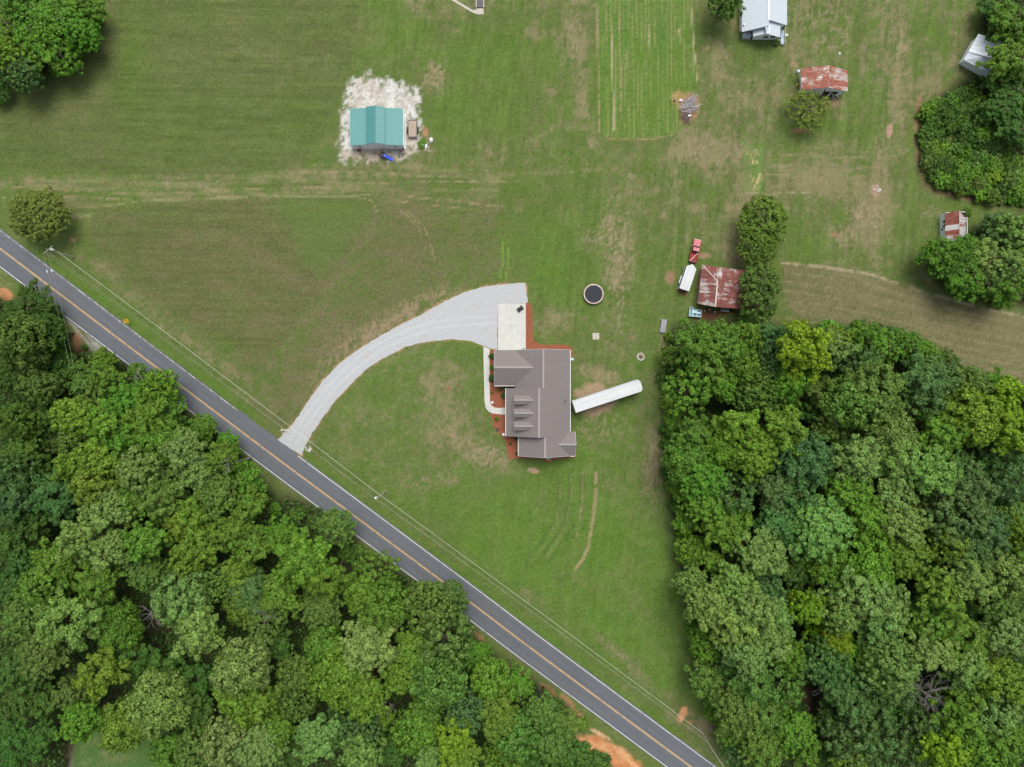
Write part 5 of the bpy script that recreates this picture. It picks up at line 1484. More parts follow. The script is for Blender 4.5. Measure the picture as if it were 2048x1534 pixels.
def wire(a, b, sag, rad, m, label, n=28, ins=None):
    a, b = Vector(a), Vector(b)
    pts = []
    for k in range(n+1):
        t = k/n; q = a.lerp(b, t); q.z -= sag*4*t*(1-t); pts.append(q)
    r = thing("power_line", label, "power line", tuple(a), world=True)
    w = MB(); w.path(pts, rad, 5); w.build("cable", MT[m], r)
    if ins:
        q = a.lerp(b, ins); d = (b-a).normalized(); k = MB(); k.path([q-d*.3, q-d*.15, q+d*.15, q+d*.3], [.05,.1,.1,.05], 8); k.build("insulator", MT['paleblue'], r)
rd = (p2-p1).normalized(); nn = Vector((-rd.y, rd.x, 0))
def at(p, off, z, nrm=nn): return p + nrm*off + Vector((0, 0, z))
wire(at(p1, .12, 5.6), at(p2, .14, 6.6), .55, .027, 'wire', "thick pale cable strung from the round tree's pole to the lawn pole")
wire(at(p2, .14, 6.6), at(p3, .14, 6.2), .7, .027, 'wire', "thick pale cable strung from the lawn pole to the bottom pole")
wire(at(p1, -.35, 8.6), at(p2, -.12, 10.4), .9, .013, 'thinwire', "upper thin wire over the verge left of the driveway")
wire(at(p1, -.9, 8.3), at(p2, -.40, 9.2), .9, .013, 'thinwire', "lower thin wire over the verge left of the driveway")
wire(at(p2, -.12, 10.4), at(p3, .0, 9.2), .9, .013, 'thinwire', "upper thin wire over the verge right of the driveway")
wire(at(p2, -.40, 9.2), at(p3, -.2, 7.6), .9, .013, 'thinwire', "lower thin wire over the verge right of the driveway")
f1, f2 = P(139, 688, 8.4), P(147, 735, 8.0)
wire(at(p1, -.9, 8.4)+Vector((-.6,0,0)), P(139, 735, 8.6), .5, .013, 'thinwire', "left one of two thin wires crossing the road into the woods", 20, .16)
wire(at(p1, -.2, 8.4)+Vector((-.1,-.4,0)), P(147, 735, 8.6), .5, .013, 'thinwire', "right one of two thin wires crossing the road into the woods", 20, .16)
p4 = P(1478, 1575)
wire(at(p3, .0, 9.0), p4 + Vector((0,0,8.8)), .3, .027, 'wire', "cable running from the bottom pole out of the frame", 12)

def road_sign():
    p = P(262, 643.5)
    r = thing("road_sign", "yellow diamond warning sign with black symbol on the road's verge", "road sign", (p.x, p.y, 0), R(54))
    a = MB(); a.obox((0,0,1.3),(.06,.06,2.6)); a.build("post", MT['steel'], r)
    pl = MB(); s_ = .62; tilt = Matrix.Translation((0,-.05,2.05)) @ Matrix.Rotation(R(-42), 4, 'X')
    pl.M = tilt; pl.extr([(0,0,-s_),(s_,0,0),(0,0,s_),(-s_,0,0)], (0,-.012,0)); pl.build("panel", MT['yellow'], r)
    k = MB(); k.M = tilt
    k.extr([(-.05,-.014,-.30),(.05,-.014,-.30),(.05,-.014,.02),(-.05,-.014,.02)], (0,-.004,0)); k.extr([(-.05,-.014,.021),(.05,-.014,.021),(.20,-.014,.16),(.13,-.014,.23)], (0,-.004,0))
    k.extr([(.06,-.014,.30),(.27,-.014,.09),(.30,-.014,.33)], (0,-.004,0))
    k.build("symbol", MT['black'], r)
road_sign()

def rocks(name, px, py, label, seed, n=12, s=.22):
    rng = random.Random(seed); p = P(px, py)
    r = thing(name, label, "stone heap", (p.x, p.y, 0))
    pp = MB(); pp.M = Matrix.Rotation(R(-37), 4, 'Z'); pp.lathe([(.22,-.4),(.25,-.4),(.25,.4),(.22,.4)], 14); 
    for k in range(n):
        q = MB(); a = rng.uniform(.5,1)*s
        q.M = Matrix.Translation((rng.gauss(0,.42), rng.gauss(0,.3), 0)) @ Matrix.Rotation(rng.uniform(0,PI), 4, 'Z')
        q.bbox(-a,-a*.7,-.02,a,a*.7,a*.9,a*.35); q.build("stone", MT['stone'], r)
rocks("culvert_stones", 569, 860, "pale stones round the ditch pipe left of the driveway mouth", 1)
rocks("culvert_stones", 617, 898, "pale stones round the ditch pipe right of the driveway mouth", 2)
rocks("stone_heap", 1753, 380, "grey rubble heap alone in the field right of the tall trees", 3, 16, .2)

# things standing in the clearing of the right hand woods
def garden_table(px, py, rz, label, w_, d_):
    p = P(px, py, .7); r = thing("camp_table", label, "table", (p.x, p.y, 0), rz)
    a = MB(); a.box(-w_/2,-d_/2,.70,w_/2,-d_/2+.1,.76); a.box(-w_/2,d_/2-.1,.70,w_/2,d_/2,.76); a.box(-w_/2,-d_/2+.1,.70,-w_/2+.1,d_/2-.1,.76); a.box(w_/2-.1,-d_/2+.1,.70,w_/2,d_/2-.1,.76); a.box(-.05,-d_/2+.1,.70,.05,d_/2-.1,.755); a.build("frame", MT['white'], r)
    for x in (-1, 1):
        for y in (-1, 1):
            q = MB(); q.box(x*(w_/2-.08)-.04,y*(d_/2-.08)-.04,0,x*(w_/2-.08)+.04,y*(d_/2-.08)+.04,.70); q.build("leg", MT['steel'], r)
garden_table(1632, 1385, R(25), "white open framed table in the woodland clearing", 1.5, .95)
def bench(px, py, rz, label):
    p = P(px, py, .4); r = thing("bench", label, "bench", (p.x, p.y, 0), rz, "benches in the woodland clearing")
    for y in (-.28, .28):
        q = MB(); q.box(-.75,y-.10,.42,.75,y+.10,.47); q.build("plank", MT['plank'], r)
    for x in (-.6, .6):
        q = MB(); q.box(x-.05,-.34,0,x+.05,.34,.42); q.build("leg", MT['woodgrey'], r)
bench(1613.5, 1415, R(-50), "pale plank bench nearest the clearing's left edge")
bench(1650.5, 1382.5, R(-40), "pale plank bench right of the white open framed table")
# ------------------------------------------------------------------ vegetation
def leaf_mesh(name, pts, nrm, size, seed, asp=.62, droop=.25):
    """one small folded leaf spray per point"""
    rs = np.random.RandomState(seed)
    n = len(pts)
    nrm = nrm/np.linalg.norm(nrm, axis=1, keepdims=True)
    a = rs.randn(n, 3); a -= nrm*np.sum(a*nrm, 1, keepdims=True); a /= np.linalg.norm(a, axis=1, keepdims=True)
    b = np.cross(nrm, a)
    s = (size*rs.uniform(.65, 1.35, n))[:, None]
    v0 = pts - a*s*.5; v1 = pts + b*s*asp*.5 - nrm*s*droop*.5; v2 = pts + a*s*.5; v3 = pts - b*s*asp*.5 - nrm*s*droop*.5
    V = np.stack([v0, v1, v2, v3], 1).reshape(-1, 3)
    me = bpy.data.meshes.new(name)
    me.vertices.add(4*n); me.vertices.foreach_set("co", V.ravel().astype(np.float32))
    me.loops.add(4*n); me.loops.foreach_set("vertex_index", np.arange(4*n))
    me.polygons.add(n); me.polygons.foreach_set("loop_start", np.arange(0, 4*n, 4)); me.polygons.foreach_set("loop_total", np.full(n, 4))
    me.update(); me.materials.append(MT['leaf'])
    return me

def sphere_pts(rs, n, zmin=-1.0):
    v = rs.randn(int(n*2.5)+8, 3); v /= np.linalg.norm(v, axis=1, keepdims=True)
    return v[v[:, 2] > zmin][:n]

def crown_mesh(name, seed, Rr=4.5, h=4.0, lobes=19, lobe=(.30, .46), tufts=24, per=40, leaf=.33, tuft_r=.47, spread=.62, point=0.0):
    """lobes -> tufts -> leaf sprays, so the crown has clumps, dark clefts and a ragged outline"""
    rs = np.random.RandomState(seed)
    d = sphere_pts(rs, lobes, -.6)
    for _ in range(30):            # spread the lobes apart
        diff = d[:, None]-d[None]; q = np.sum(diff**2, -1)+1e-3
        np.fill_diagonal(q, 1e9)
        d = d + .03*np.sum(diff/q[..., None]**1.5, 1); d[:, 2] = np.maximum(d[:, 2], -.65); d /= np.linalg.norm(d, axis=1, keepdims=True)
    rad = rs.uniform(*lobe, len(d))*Rr
    k = rs.uniform(.78, 1.08, len(d))
    C = d*np.array([Rr*spread, Rr*spread, h*spread])*k[:, None]
    if point: C[:, 2] += point*h*(1-np.linalg.norm(C[:, :2], axis=1)/Rr)
    C = np.vstack([C, [[0, 0, h*.35]]]); rad = np.append(rad, Rr*.40)
    P_, N_ = [], []
    for c, r in zip(C, rad):
        nt_ = int(tufts*(r/(Rr*.38))**2)
        u = sphere_pts(rs, nt_, -.45)
        tc = c + u*np.array([1, 1, h/Rr*1.05])*r*rs.uniform(.74, 1.02, (len(u), 1))
        for t, uu in zip(tc, u):
            m = int(per*rs.uniform(.6, 1.3)); tr = tuft_r*rs.uniform(.65, 1.25)
            w_ = rs.randn(m, 3); w_ /= np.linalg.norm(w_, axis=1, keepdims=True); w_ *= rs.uniform(.25, 1, (m, 1))**.5
            p = t + w_*np.array([tr, tr, tr*.72])
            P_.append(p); N_.append(w_*1.0 + uu*.5 + np.array([0, 0, .30]) + rs.randn(m, 3)*.25)
    p = np.vstack(P_); nn_ = np.vstack(N_)
    # thin out what lies deep inside the crown
    keep = np.ones(len(p), bool)
    for c, r in zip(C, rad):
        keep &= ~((np.linalg.norm((p-c)*np.array([1, 1, Rr/h]), axis=1) < r*.52) & (rs.rand(len(p)) < .85))
    return leaf_mesh(name, p[keep], nn_[keep], leaf, seed+5)

def branch_crown(name, seed, Rr=4.5, h=4.4, nb=26, leaf=.325, per=40, tuft_r=.46, vary=.34, flat=.0):
    """limbs fan out from the trunk, each ending in a tapering plume of leaf tufts: a ragged, fingered crown"""
    rs = np.random.RandomState(seed)
    P_, N_ = [], []
    ga = 2.39996
    for k in range(nb):
        q = (k+.5)/nb
        el = math.asin(1-1.35*q) + rs.uniform(-.12, .12)      # straight up to a little below level
        az = k*ga + rs.uniform(-.35, .35)
        d = np.array([math.cos(az)*math.cos(el), math.sin(az)*math.cos(el), math.sin(el)])
        L = rs.uniform(1-vary, 1.08)
        end = d*np.array([Rr*1.02, Rr*1.02, h*(.95-flat)])*L
        side = np.cross(d, [0, 0, 1.0]); side /= np.linalg.norm(side)+1e-6
        upv = np.cross(side, d)
        nt_ = int(16*L)
        for j in range(nt_):
            t = rs.uniform(.38, 1.0)
            wdt = Rr*.30*(1.12-t)**.7*1.25
            o = end*t + side*rs.uniform(-1, 1)*wdt + upv*rs.uniform(-.35, .75)*wdt + np.array([0, 0, -.35*Rr*.3*t*t])
            m = int(per*rs.uniform(.6, 1.3)); tr = tuft_r*rs.uniform(.65, 1.3)*(1.15-.35*t)
            w_ = rs.randn(m, 3); w_ /= np.linalg.norm(w_, axis=1, keepdims=True); w_ *= rs.uniform(.25, 1, (m, 1))**.5
            P_.append(o + w_*np.array([tr, tr, tr*.68])); N_.append(w_*.95 + d*.4 + np.array([0, 0, .45]) + rs.randn(m, 3)*.25)
    return leaf_mesh(name, np.vstack(P_), np.vstack(N_), leaf, seed+5)

def trunk_mb(seed, zc, Rr, rad=.24, limbs=7):
    rng = random.Random(seed); m = MB()
    m.path([(0,0,-.1),(.05,.03,zc*.35),(-.04,.06,zc*.7),(.05,0,zc+1.2)], [rad*1.3,rad,rad*.75,rad*.25], 8)
    for k in range(limbs):
        t = 2*PI*k/limbs + rng.uniform(-.4,.4); z0 = zc*rng.uniform(.80,1.02); l = Rr*rng.uniform(.35,.60); z1 = z0 + rng.uniform(.8, 2.4)
        m.path([(0,0,z0),(.45*l*math.cos(t),.45*l*math.sin(t),z0+.45*(z1-z0)),(l*math.cos(t),l*math.sin(t),z1)], [rad*.5,rad*.32,rad*.1], 6)
    return m

PROTO = []
for i, kw in enumerate((
    dict(lobes=17, lobe=(.30,.44)), dict(lobes=22, lobe=(.24,.38), h=3.9), dict(lobes=14, lobe=(.34,.50), h=3.3, tuft_r=.7),
    dict(lobes=28, lobe=(.20,.32), tufts=13, tuft_r=.50, leaf=.36, spread=.70), dict(lobes=34, lobe=(.17,.27), tufts=12, tuft_r=.45, leaf=.34, spread=.74, h=3.2),
    dict(lobes=19, lobe=(.26,.46), h=4.4, point=.25), dict(lobes=25, lobe=(.20,.36), h=3.8, tuft_r=.75, per=34, leaf=.46, spread=.74),
    dict(lobes=21, lobe=(.26,.40), h=3.4, tuft_r=.55, leaf=.42), dict(lobes=30, lobe=(.18,.34), h=4.0, tuft_r=.42, leaf=.33, per=40, spread=.72),
    dict(lobes=15, lobe=(.28,.52), h=3.9, tuft_r=.66, leaf=.38))):
    PROTO.append((crown_mesh("crown", 100+i, **kw), trunk_mb(i, 8.6, 4.5)))
BRANCHY = [branch_crown("crown", 500, nb=26), branch_crown("crown", 501, nb=34, vary=.28), branch_crown("crown", 502, nb=22, vary=.42, tuft_r=.52), branch_crown("crown", 503, nb=40, vary=.3, leaf=.29, tuft_r=.40, per=36),
           branch_crown("crown", 504, nb=30, h=5.0, vary=.36), branch_crown("crown", 505, nb=30, h=3.6, vary=.4, leaf=.34), branch_crown("crown", 506, nb=46, vary=.25, leaf=.32, tuft_r=.38), branch_crown("crown", 507, nb=24, h=4.8, vary=.45)]
ROUND = crown_mesh("crown", 300, 4.5, 4.2, lobes=120, lobe=(.17,.23), tufts=24, per=26, tuft_r=.34, leaf=.30, spread=.80)
ROUND2 = crown_mesh("crown", 301, 4.5, 4.4, lobes=95, lobe=(.19,.27), tufts=22, per=28, tuft_r=.38, leaf=.31, spread=.76)
OPEN = crown_mesh("crown", 302, 4.5, 2.6, lobes=64, lobe=(.13,.23), tufts=18, per=26, tuft_r=.42, leaf=.34, spread=.86)
PINE = crown_mesh("crown", 303, 4.5, 5.5, lobes=40, lobe=(.14,.22), tufts=12, per=34, tuft_r=.36, leaf=.30, spread=.82, point=.5)
TRUNKS = []
for k in range(6):
    o = trunk_mb(40+k, 8.6, 4.5).build("trunk", MT['bark']); TRUNKS.append(o.data); bpy.data.objects.remove(o)

TINT = dict(B=(.118,.224,.030), V=(.112,.245,.026), Y=(.150,.275,.030), Z=(.185,.315,.018), L=(.188,.305,.072), O=(.118,.205,.040), D=(.060,.135,.026), T=(.080,.168,.050))
WORD = dict(B="mid green", V="bright green", Y="yellow green", Z="vivid yellow green", L="pale green", O="olive green", D="dark green", T="blue green")

TREES = """
left:65,609,42,D 20,645,38,D 36,682,46,O 88,660,36,D 107,736,40,D 72,772,40,O 13,755,36,D 39,840,36,B 91,837,36,D 98,880,28,O 36,905,38,B 10,822,34,D 18,945,46,T 62,948,38,D 20,1000,46,T 50,1046,42,D
left:158,744,26,B 202,722,24,V 211,757,36,B 272,746,20,B 156,772,28,O 137,834,38,Y 184,797,32,O 209,842,46,V 250,808,42,V 312,780,38,V 287,838,46,V 330,824,34,B 236,875,42,V 140,880,34,O 183,926,46,Y 128,934,32,Y 186,972,42,Y 238,930,32,B 280,940,46,L 326,888,42,B 366,900,45,L 391,947,40,L 402,856,30,B 452,890,28,V 440,916,32,B 313,990,46,O 430,995,42,O 482,963,36,V
left:106,993,48,T 209,1017,48,L 252,1000,40,B 385,1030,38,Y 330,1027,36,B 492,1017,38,V 156,1078,48,L 210,1100,46,L 108,1127,46,B 284,1090,44,B 398,1090,42,Y 357,1054,36,Y 376,1122,34,Y 290,1152,36,O 463,1065,38,B 20,1068,42,D 40,1124,38,D 18,1176,40,D 92,1172,46,B 190,1172,46,V 130,1244,56,L 38,1244,42,O 228,1258,42,B 358,1198,50,L 392,1264,56,L 425,1172,38,O 468,1146,38,Y 484,1212,38,B 80,1310,48,O 196,1346,46,Y 266,1316,42,D 316,1352,44,D 312,1410,54,L 140,1386,36,O 156,1446,42,Y 252,1452,46,Y 32,1348,46,D 38,1400,44,D 84,1412,38,D 28,1492,48,D 78,1474,32,D 386,1362,42,D 464,1345,42,B 474,1404,48,Y 386,1426,40,D 336,1512,36,B 388,1498,42,O 456,1486,46,L
left:500,1100,42,B 470,1182,30,D 562,1076,38,V 668,1060,40,O 604,1124,50,Y 500,1188,46,T 558,1192,44,Y 652,1160,40,Y 640,1218,42,O 526,1238,42,O 750,1146,46,B 722,1192,42,B 766,1217,48,B 738,1290,56,L 856,1217,52,O 898,1204,38,O 888,1284,56,O 874,1362,52,O 826,1304,42,Y 803,1348,40,Y 678,1348,52,Y 646,1290,36,B 728,1394,48,V 592,1354,38,O 596,1410,34,O 483,1338,50,L 500,1412,54,B 548,1290,36,D 678,1446,38,T 720,1468,42,T 632,1480,46,L 548,1468,44,V 516,1508,46,L 720,1514,42,L 832,1468,44,V 848,1432,38,B 906,1484,48,Z 857,1522,38,L 764,1442,26,Y 562,1400,34,D 580,1508,40,D 780,1500,36,D
left:980,1364,40,V 950,1316,30,V 1036,1378,34,Y 932,1424,44,T 998,1440,44,B 1026,1482,48,O 1084,1428,38,O 1096,1484,42,O 926,1526,38,Y 1006,1516,38,V 1058,1526,36,D
right:1394,686,47,B 1350,712,28,B 1446,690,46,B 1488,678,36,Y 1420,730,46,B 1548,682,42,T 1612,697,58,Z 1546,726,36,T 1482,734,38,B 1522,760,40,O 1584,762,32,Y 1670,700,38,L 1378,783,48,V 1446,772,34,V 1498,790,34,O 1538,790,38,B 1576,810,28,V 1352,852,24,V 1482,856,50,Y 1506,910,46,Y 1446,897,36,Y 1574,863,46,Y 1392,872,38,B 1378,922,46,B 1410,962,44,V 1366,978,30,V 1618,922,58,T 1562,982,50,T 1598,992,42,T 1472,992,42,T 1414,1006,40,Y 1650,788,38,O 1652,862,26,Z 1668,844,36,O 1560,920,34,D 1630,830,32,D 1530,940,34,D
right:1674,688,34,Y 1726,680,36,V 1774,696,38,V 1815,692,34,V 1852,716,36,V 1730,726,40,T 1752,792,66,O 1700,804,46,O 1858,762,50,T 1862,804,50,T 1884,870,48,Y 1942,772,38,O 1996,774,34,V 1952,836,52,Y 2026,808,46,Z 2036,862,46,Z 2014,892,42,T 1968,872,40,D 1792,870,42,L 1722,922,46,L 1804,922,48,L 1864,948,52,L 1794,982,42,L 1700,986,46,V 1924,948,42,T 1950,986,54,T 1974,934,38,D 2020,968,44,T 1690,880,36,D 1896,730,30,D
right:1372,1046,30,V 1456,1052,48,V 1386,1104,30,V 1430,1124,28,Y 1526,1112,52,L 1560,1054,50,T 1644,1060,58,L 1664,1142,38,V 1390,1168,34,L 1470,1172,42,L 1540,1182,36,T 1426,1217,48,L 1503,1217,48,L 1552,1242,42,L 1482,1262,54,L 1540,1278,48,L 1496,1310,46,L 1416,1296,34,V 1574,1314,36,V 1467,1332,32,T 1432,1374,46,O 1512,1372,50,O 1572,1377,40,O 1616,1216,36,Z 1650,1275,30,Z 1652,1327,46,T 1620,1348,28,D 1604,1140,44,D 1590,1200,30,D 1474,1424,48,O 1440,1428,30,V 1530,1428,44,O 1460,1472,28,Y 1480,1502,34,T 1530,1498,44,B 1582,1388,28,O 1588,1470,44,V 1612,1502,32,V 1534,1530,34,B
right:1734,1040,44,V 1810,1048,48,L 1740,1130,54,V 1810,1112,46,V 1924,1040,62,T 1976,1066,50,T 1944,1100,46,T 1888,1088,38,Y 2022,1036,38,O 2030,1072,32,Y 2014,1146,46,L 1948,1162,44,L 1888,1190,46,Y 1734,1194,56,L 1790,1217,44,L 1766,1258,46,L 1684,1222,42,L 1870,1250,48,B 2010,1210,50,O 1936,1228,40,D 2014,1268,50,L 1936,1288,50,B 1864,1306,50,L 1944,1338,48,L 1778,1336,48,L 1718,1322,38,V 1676,1284,32,Z 1726,1370,42,T 2010,1360,46,Y 1908,1376,36,D 1676,1378,40,T 1862,1150,38,D 2040,1110,40,B
right:1714,1414,44,T 1752,1420,42,T 1712,1482,54,T 1764,1494,50,T 1704,1522,38,B 1798,1378,38,T 1816,1424,40,D 1836,1502,38,T 1846,1462,40,T 1894,1506,44,Z 1926,1458,44,Y 1966,1488,46,V 1940,1412,42,V 1990,1424,46,L 2014,1494,46,V 2028,1388,42,L 1660,1440,32,D 1650,1520,30,D
corner:78,47,50,V 130,36,44,V 160,66,34,V 124,112,34,V 26,52,46,B 78,98,44,V 38,143,36,T 178,16,28,V 10,112,40,Y -6,182,22,D 50,8,46,B
northeast:2018,50,42,D 2030,40,46,B 2026,116,44,B 2038,180,44,D 2006,152,36,D 2004,212,40,D 2036,110,40,D 2032,258,40,D 2000,8,38,D
east:1880,508,34,V 1906,538,36,V 1936,512,38,V 1934,560,38,V 1972,520,44,L 2004,478,42,T 2036,470,40,L 2010,536,40,L 2042,530,42,O 1976,566,36,B 2016,576,36,V 1996,448,30,T
"""
REGION = {
 'left0': "in the dark stand at the left edge", 'left1': "in the roadside woods left of the driveway mouth", 'left2': "in the lower left woods",
 'left3': "in the bottom woods by the road's middle", 'left4': "between bottom clay bank and the road woods",
 'right0': "in the right woods just below the barnyard", 'right1': "on the tan field's wooded side", 'right2': "in the right woods facing the lawn",
 'right3': "in the far right woods", 'right4': "in the bottom right corner woods", 'corner0': "in the upper left corner clump",
 'northeast0': "in the upper right corner stand", 'east0': "in the clump below the striped shed"}
def ordinal(i, n):
    if n == 1: return ""
    if n == 2: return ("left of two such", "right of two such")[i]
    names = ["second", "third", "fourth", "fifth", "sixth", "seventh", "eighth", "ninth", "tenth", "eleventh", "twelfth", "thirteenth", "fourteenth", "fifteenth"]
    if i == 0: return "leftmost such"
    if i == n-1: return "rightmost such"
    return names[i-1] + " such from left"

rt = random.Random(77)
allt = []
cnt = {}
for line in TREES.strip().splitlines():
    wood, rest = line.split(":", 1)
    k = cnt.get(wood, 0); cnt[wood] = k+1
    for tok in rest.split():
        x, y, r_, c_ = tok.split(",")
        allt.append([wood + str(k), float(x), float(y), float(r_), c_])
first_tree = None
def make_tree(crown, trunk, loc, scl, rz, tint, label, cat="tree", group=None, name="tree", zc=9.4):
    r = bpy.data.objects.new(name, None); r.empty_display_size = .5; col.objects.link(r)
    r.location = loc; r.scale = scl; r.rotation_euler = (0, 0, rz)
    tag(r, label, cat, group)
    c = bpy.data.objects.new("crown", crown); col.objects.link(c); c.parent = r; c.location = (0, 0, zc); c.color = (*tint, 1)
    t = bpy.data.objects.new("trunk", trunk); col.objects.link(t); t.parent = r
    return r
groups = {}
for t in allt: groups.setdefault((t[0], t[4]), []).append(t)
for (rg, c_), lst in groups.items():
    lst.sort(key=lambda t: t[1])
    for i, (rg_, x, y, r_, cc) in enumerate(lst):
        rm = r_*S*.94*1.22
        low = rg.startswith('corner') or rg.startswith('east') or rg.startswith('north')
        ht = (8.0 + 1.75*rm)*(.82 if low else 1.0)*rt.uniform(.88, 1.10)
        if cc == 'D': ht *= .72
        if cc in 'LZY': ht *= 1.12
        if cc in 'TO': ht *= .96
        if r_ < 32: ht *= .75
        wd_ = polydist(np.array([[x]]), np.array([[y]]), WOODS[rg[:-1]])[0, 0]
        edge_ = low or wd_ < 36
        zc = 6.4 if edge_ else 9.2
        top = P(x, y, ht*(.58 if edge_ else .78))
        sz = ht/13.2
        tint = tuple(v*rt.uniform(.90, 1.10)*(.74 if rg == 'left0' else 1) for v in TINT[cc])
        if cc == 'T': crown = (PROTO[4], PROTO[3], PROTO[8])[rt.randrange(3)][0]
        elif cc == 'O': crown = (PROTO[4], PROTO[6], PROTO[8], PROTO[1])[rt.randrange(4)][0]
        elif cc in 'YL': crown = (PROTO[0], PROTO[2], PROTO[7], PROTO[9], PROTO[5])[rt.randrange(5)][0]
        else: crown = PROTO[rt.randrange(10)][0]
        if rt.random() < (.35 if cc in 'TO' else .72): crown = BRANCHY[rt.randrange(8)]
        sx = rm/4.75
        lab = WORD[cc] + " tree " + REGION[rg]
        o_ = ordinal(i, len(lst))
        if o_: lab += ", " + o_
        make_tree(crown, TRUNKS[rt.randrange(6)], (top.x, top.y, 0), (sx*rt.uniform(.94,1.06), sx*rt.uniform(.94,1.06), sz), rt.uniform(0, 2*PI), tint, lab, group="trees " + REGION[rg], zc=zc)

# single trees standing in the open
def lone(x, y, r_, ht, crown, tint, label, sy=1.0, name="tree"):
    rm = r_*S*.95; top = P(x, y, ht*.52)
    return make_tree(crown, TRUNKS[0], (top.x, top.y, 0), (rm/4.5, rm/4.5*sy, ht/12), rt.uniform(0, 6), tint, label, name=name, zc=6.6)
lone(80, 431, 61, 9.5, ROUND, (.150,.180,.034), "large round dense olive tree standing alone above the road at left", .93)
lone(1525, 442, 53, 10, ROUND2, (.125,.205,.030), "uppermost big dense tree of the row right of the red pickup")
lone(1513, 494, 42, 9, ROUND, (.110,.185,.028), "dense green tree second from top in the row beside the rusty barn")
lone(1520, 566, 45, 10.5, PROTO[8][0], (.100,.165,.035), "feathery green tree touching the rusty barn's right eave")
lone(1514, 612, 43, 11, PROTO[3][0], (.100,.155,.034), "olive tinted tree at the row's lower end below the rusty barn")
lone(1500, 640, 30, 6, PROTO[1][0], (.085,.18,.03), "small bright tree at the barnyard's lower right corner")
lone(1614, 218, 48, 6.5, OPEN, (.165,.205,.036), "loose yellow green tree partly bare in front of the rust orange shed", .85)
lone(1450, 2, 44, 11, PROTO[0][0], (.10,.18,.034), "broad tree overhanging the white roofed house's left side", .8)
lone(1933, 426, 11, 4, PROTO[7][0], (.15,.24,.03), "small lime green sapling behind the striped shed")

# leafless trees and limbs
def dead_mb(seed, n=16, Rr=3.5, z0=7.0):
    rng = random.Random(seed); m = MB()
    def grow(p, d, L, r, depth):
        q = [p]; e = Vector(d)
        for k in range(3):
            e = (e + Vector((rng.gauss(0,.16), rng.gauss(0,.16), rng.gauss(.02,.1)))).normalized(); q.append(q[-1]+e*L/3)
        m.path(q, [r, r*.8, r*.6, r*.35], 5)
        if depth:
            for k in range(4):
                b = q[1].lerp(q[3], rng.uniform(0, 1)); dd = (e + Vector((rng.gauss(0,.55), rng.gauss(0,.55), rng.gauss(0,.35)))).normalized()
                grow(b, dd, L*rng.uniform(.4,.65), r*.5, depth-1)
    for k in range(n):
        t = 2*PI*k/n+rng.uniform(-.2,.2); grow(Vector((0,0,z0*rng.uniform(.6,1.0))), Vector((math.cos(t), math.sin(t), rng.uniform(.2,.8))).normalized(), Rr*rng.uniform(.6,1), .07, 2)
    return m
def dead_tree(x, y, ht, sxy, seed, label, n=16, rz=0):
    p = P(x, y, ht*.9); r = thing("dead_tree", label, "dead tree", (p.x, p.y, 0), rz)
    t = MB(); t.path([(0,0,0),(.06,0,ht*.4),(0,.05,ht*.75),(.05,0,ht)], [.24,.19,.13,.05], 8); t.build("trunk", MT['deadwood'], r)
    b = dead_mb(seed, n, sxy, ht*.86); b.build("branches", MT['deadwood'], r)
dead_tree(1860, 1396, 14, 4.0, 1, "large bare grey dead tree in the lower right woods", 20)
dead_tree(1662, 838, 15, 2.4, 2, "small bare grey snag in the upper part of the right woods", 7)
dead_tree(292, 1236, 11, 3.6, 3, "bare brown limbs over the dark gap in the lower left woods", 6)
dead_tree(450, 930, 15.5, 1.8, 4, "little pale bare treetop beside the road's left woods", 6)
dead_tree(526, 1226, 16, 2.2, 5, "thin bare twigs among trees left of the road's lower half", 7)
dead_tree(766, 1420, 13, 2.6, 6, "bare grey twigs low in the bottom middle woods", 8)
dead_tree(1738, 1240, 15.5, 1.8, 7, "few bare twigs inside pale crowns of the far right woods", 5)
dead_tree(1523, 662, 8, 2.0, 8, "bare grey twigs between the barnyard trees and the vivid yellow tree", 7)
dead_tree(262, 757, 14.5, 1.8, 9, "bare whitish twigs at the woods' tip left of the road", 6)

# shrubs and thicket plants
SHRUB = [crown_mesh("foliage", 400+i, 1.5, 1.15, lobes=11+2*i, lobe=(.30,.46), tufts=9, per=26, tuft_r=.30, leaf=.27, spread=.66) for i in range(4)]
smb = MB()
for k in range(5): smb.path([(0,0,0),(.2*math.cos(k*1.3),.2*math.sin(k*1.3),.5),(.5*math.cos(k*1.3),.5*math.sin(k*1.3),1.0)], [.035,.025,.01], 5)
so = smb.build("stem", MT['bark']); STEM = so.data; bpy.data.objects.remove(so)
def shrub(x, y, r_, ht, tint, label, group=None, seed=None):
    q = P(x, y, ht*.6); r = bpy.data.objects.new("shrub", None); r.empty_display_size = .3; col.objects.link(r)
    r.location = (q.x, q.y, 0); s_ = r_*S/1.5; r.scale = (s_, s_, ht/2.2); r.rotation_euler = (0, 0, rt.uniform(0, 6))
    tag(r, label, "shrub", group)
    c = bpy.data.objects.new("foliage", SHRUB[rt.randrange(4)]); col.objects.link(c); c.parent = r; c.location = (0, 0, 1.05); c.color = (*tint, 1)
    t = bpy.data.objects.new("stem", STEM); col.objects.link(t); t.parent = r
def tv(c, a=.12): return tuple(v*rt.uniform(1-a, 1+a) for v in TINT[c])
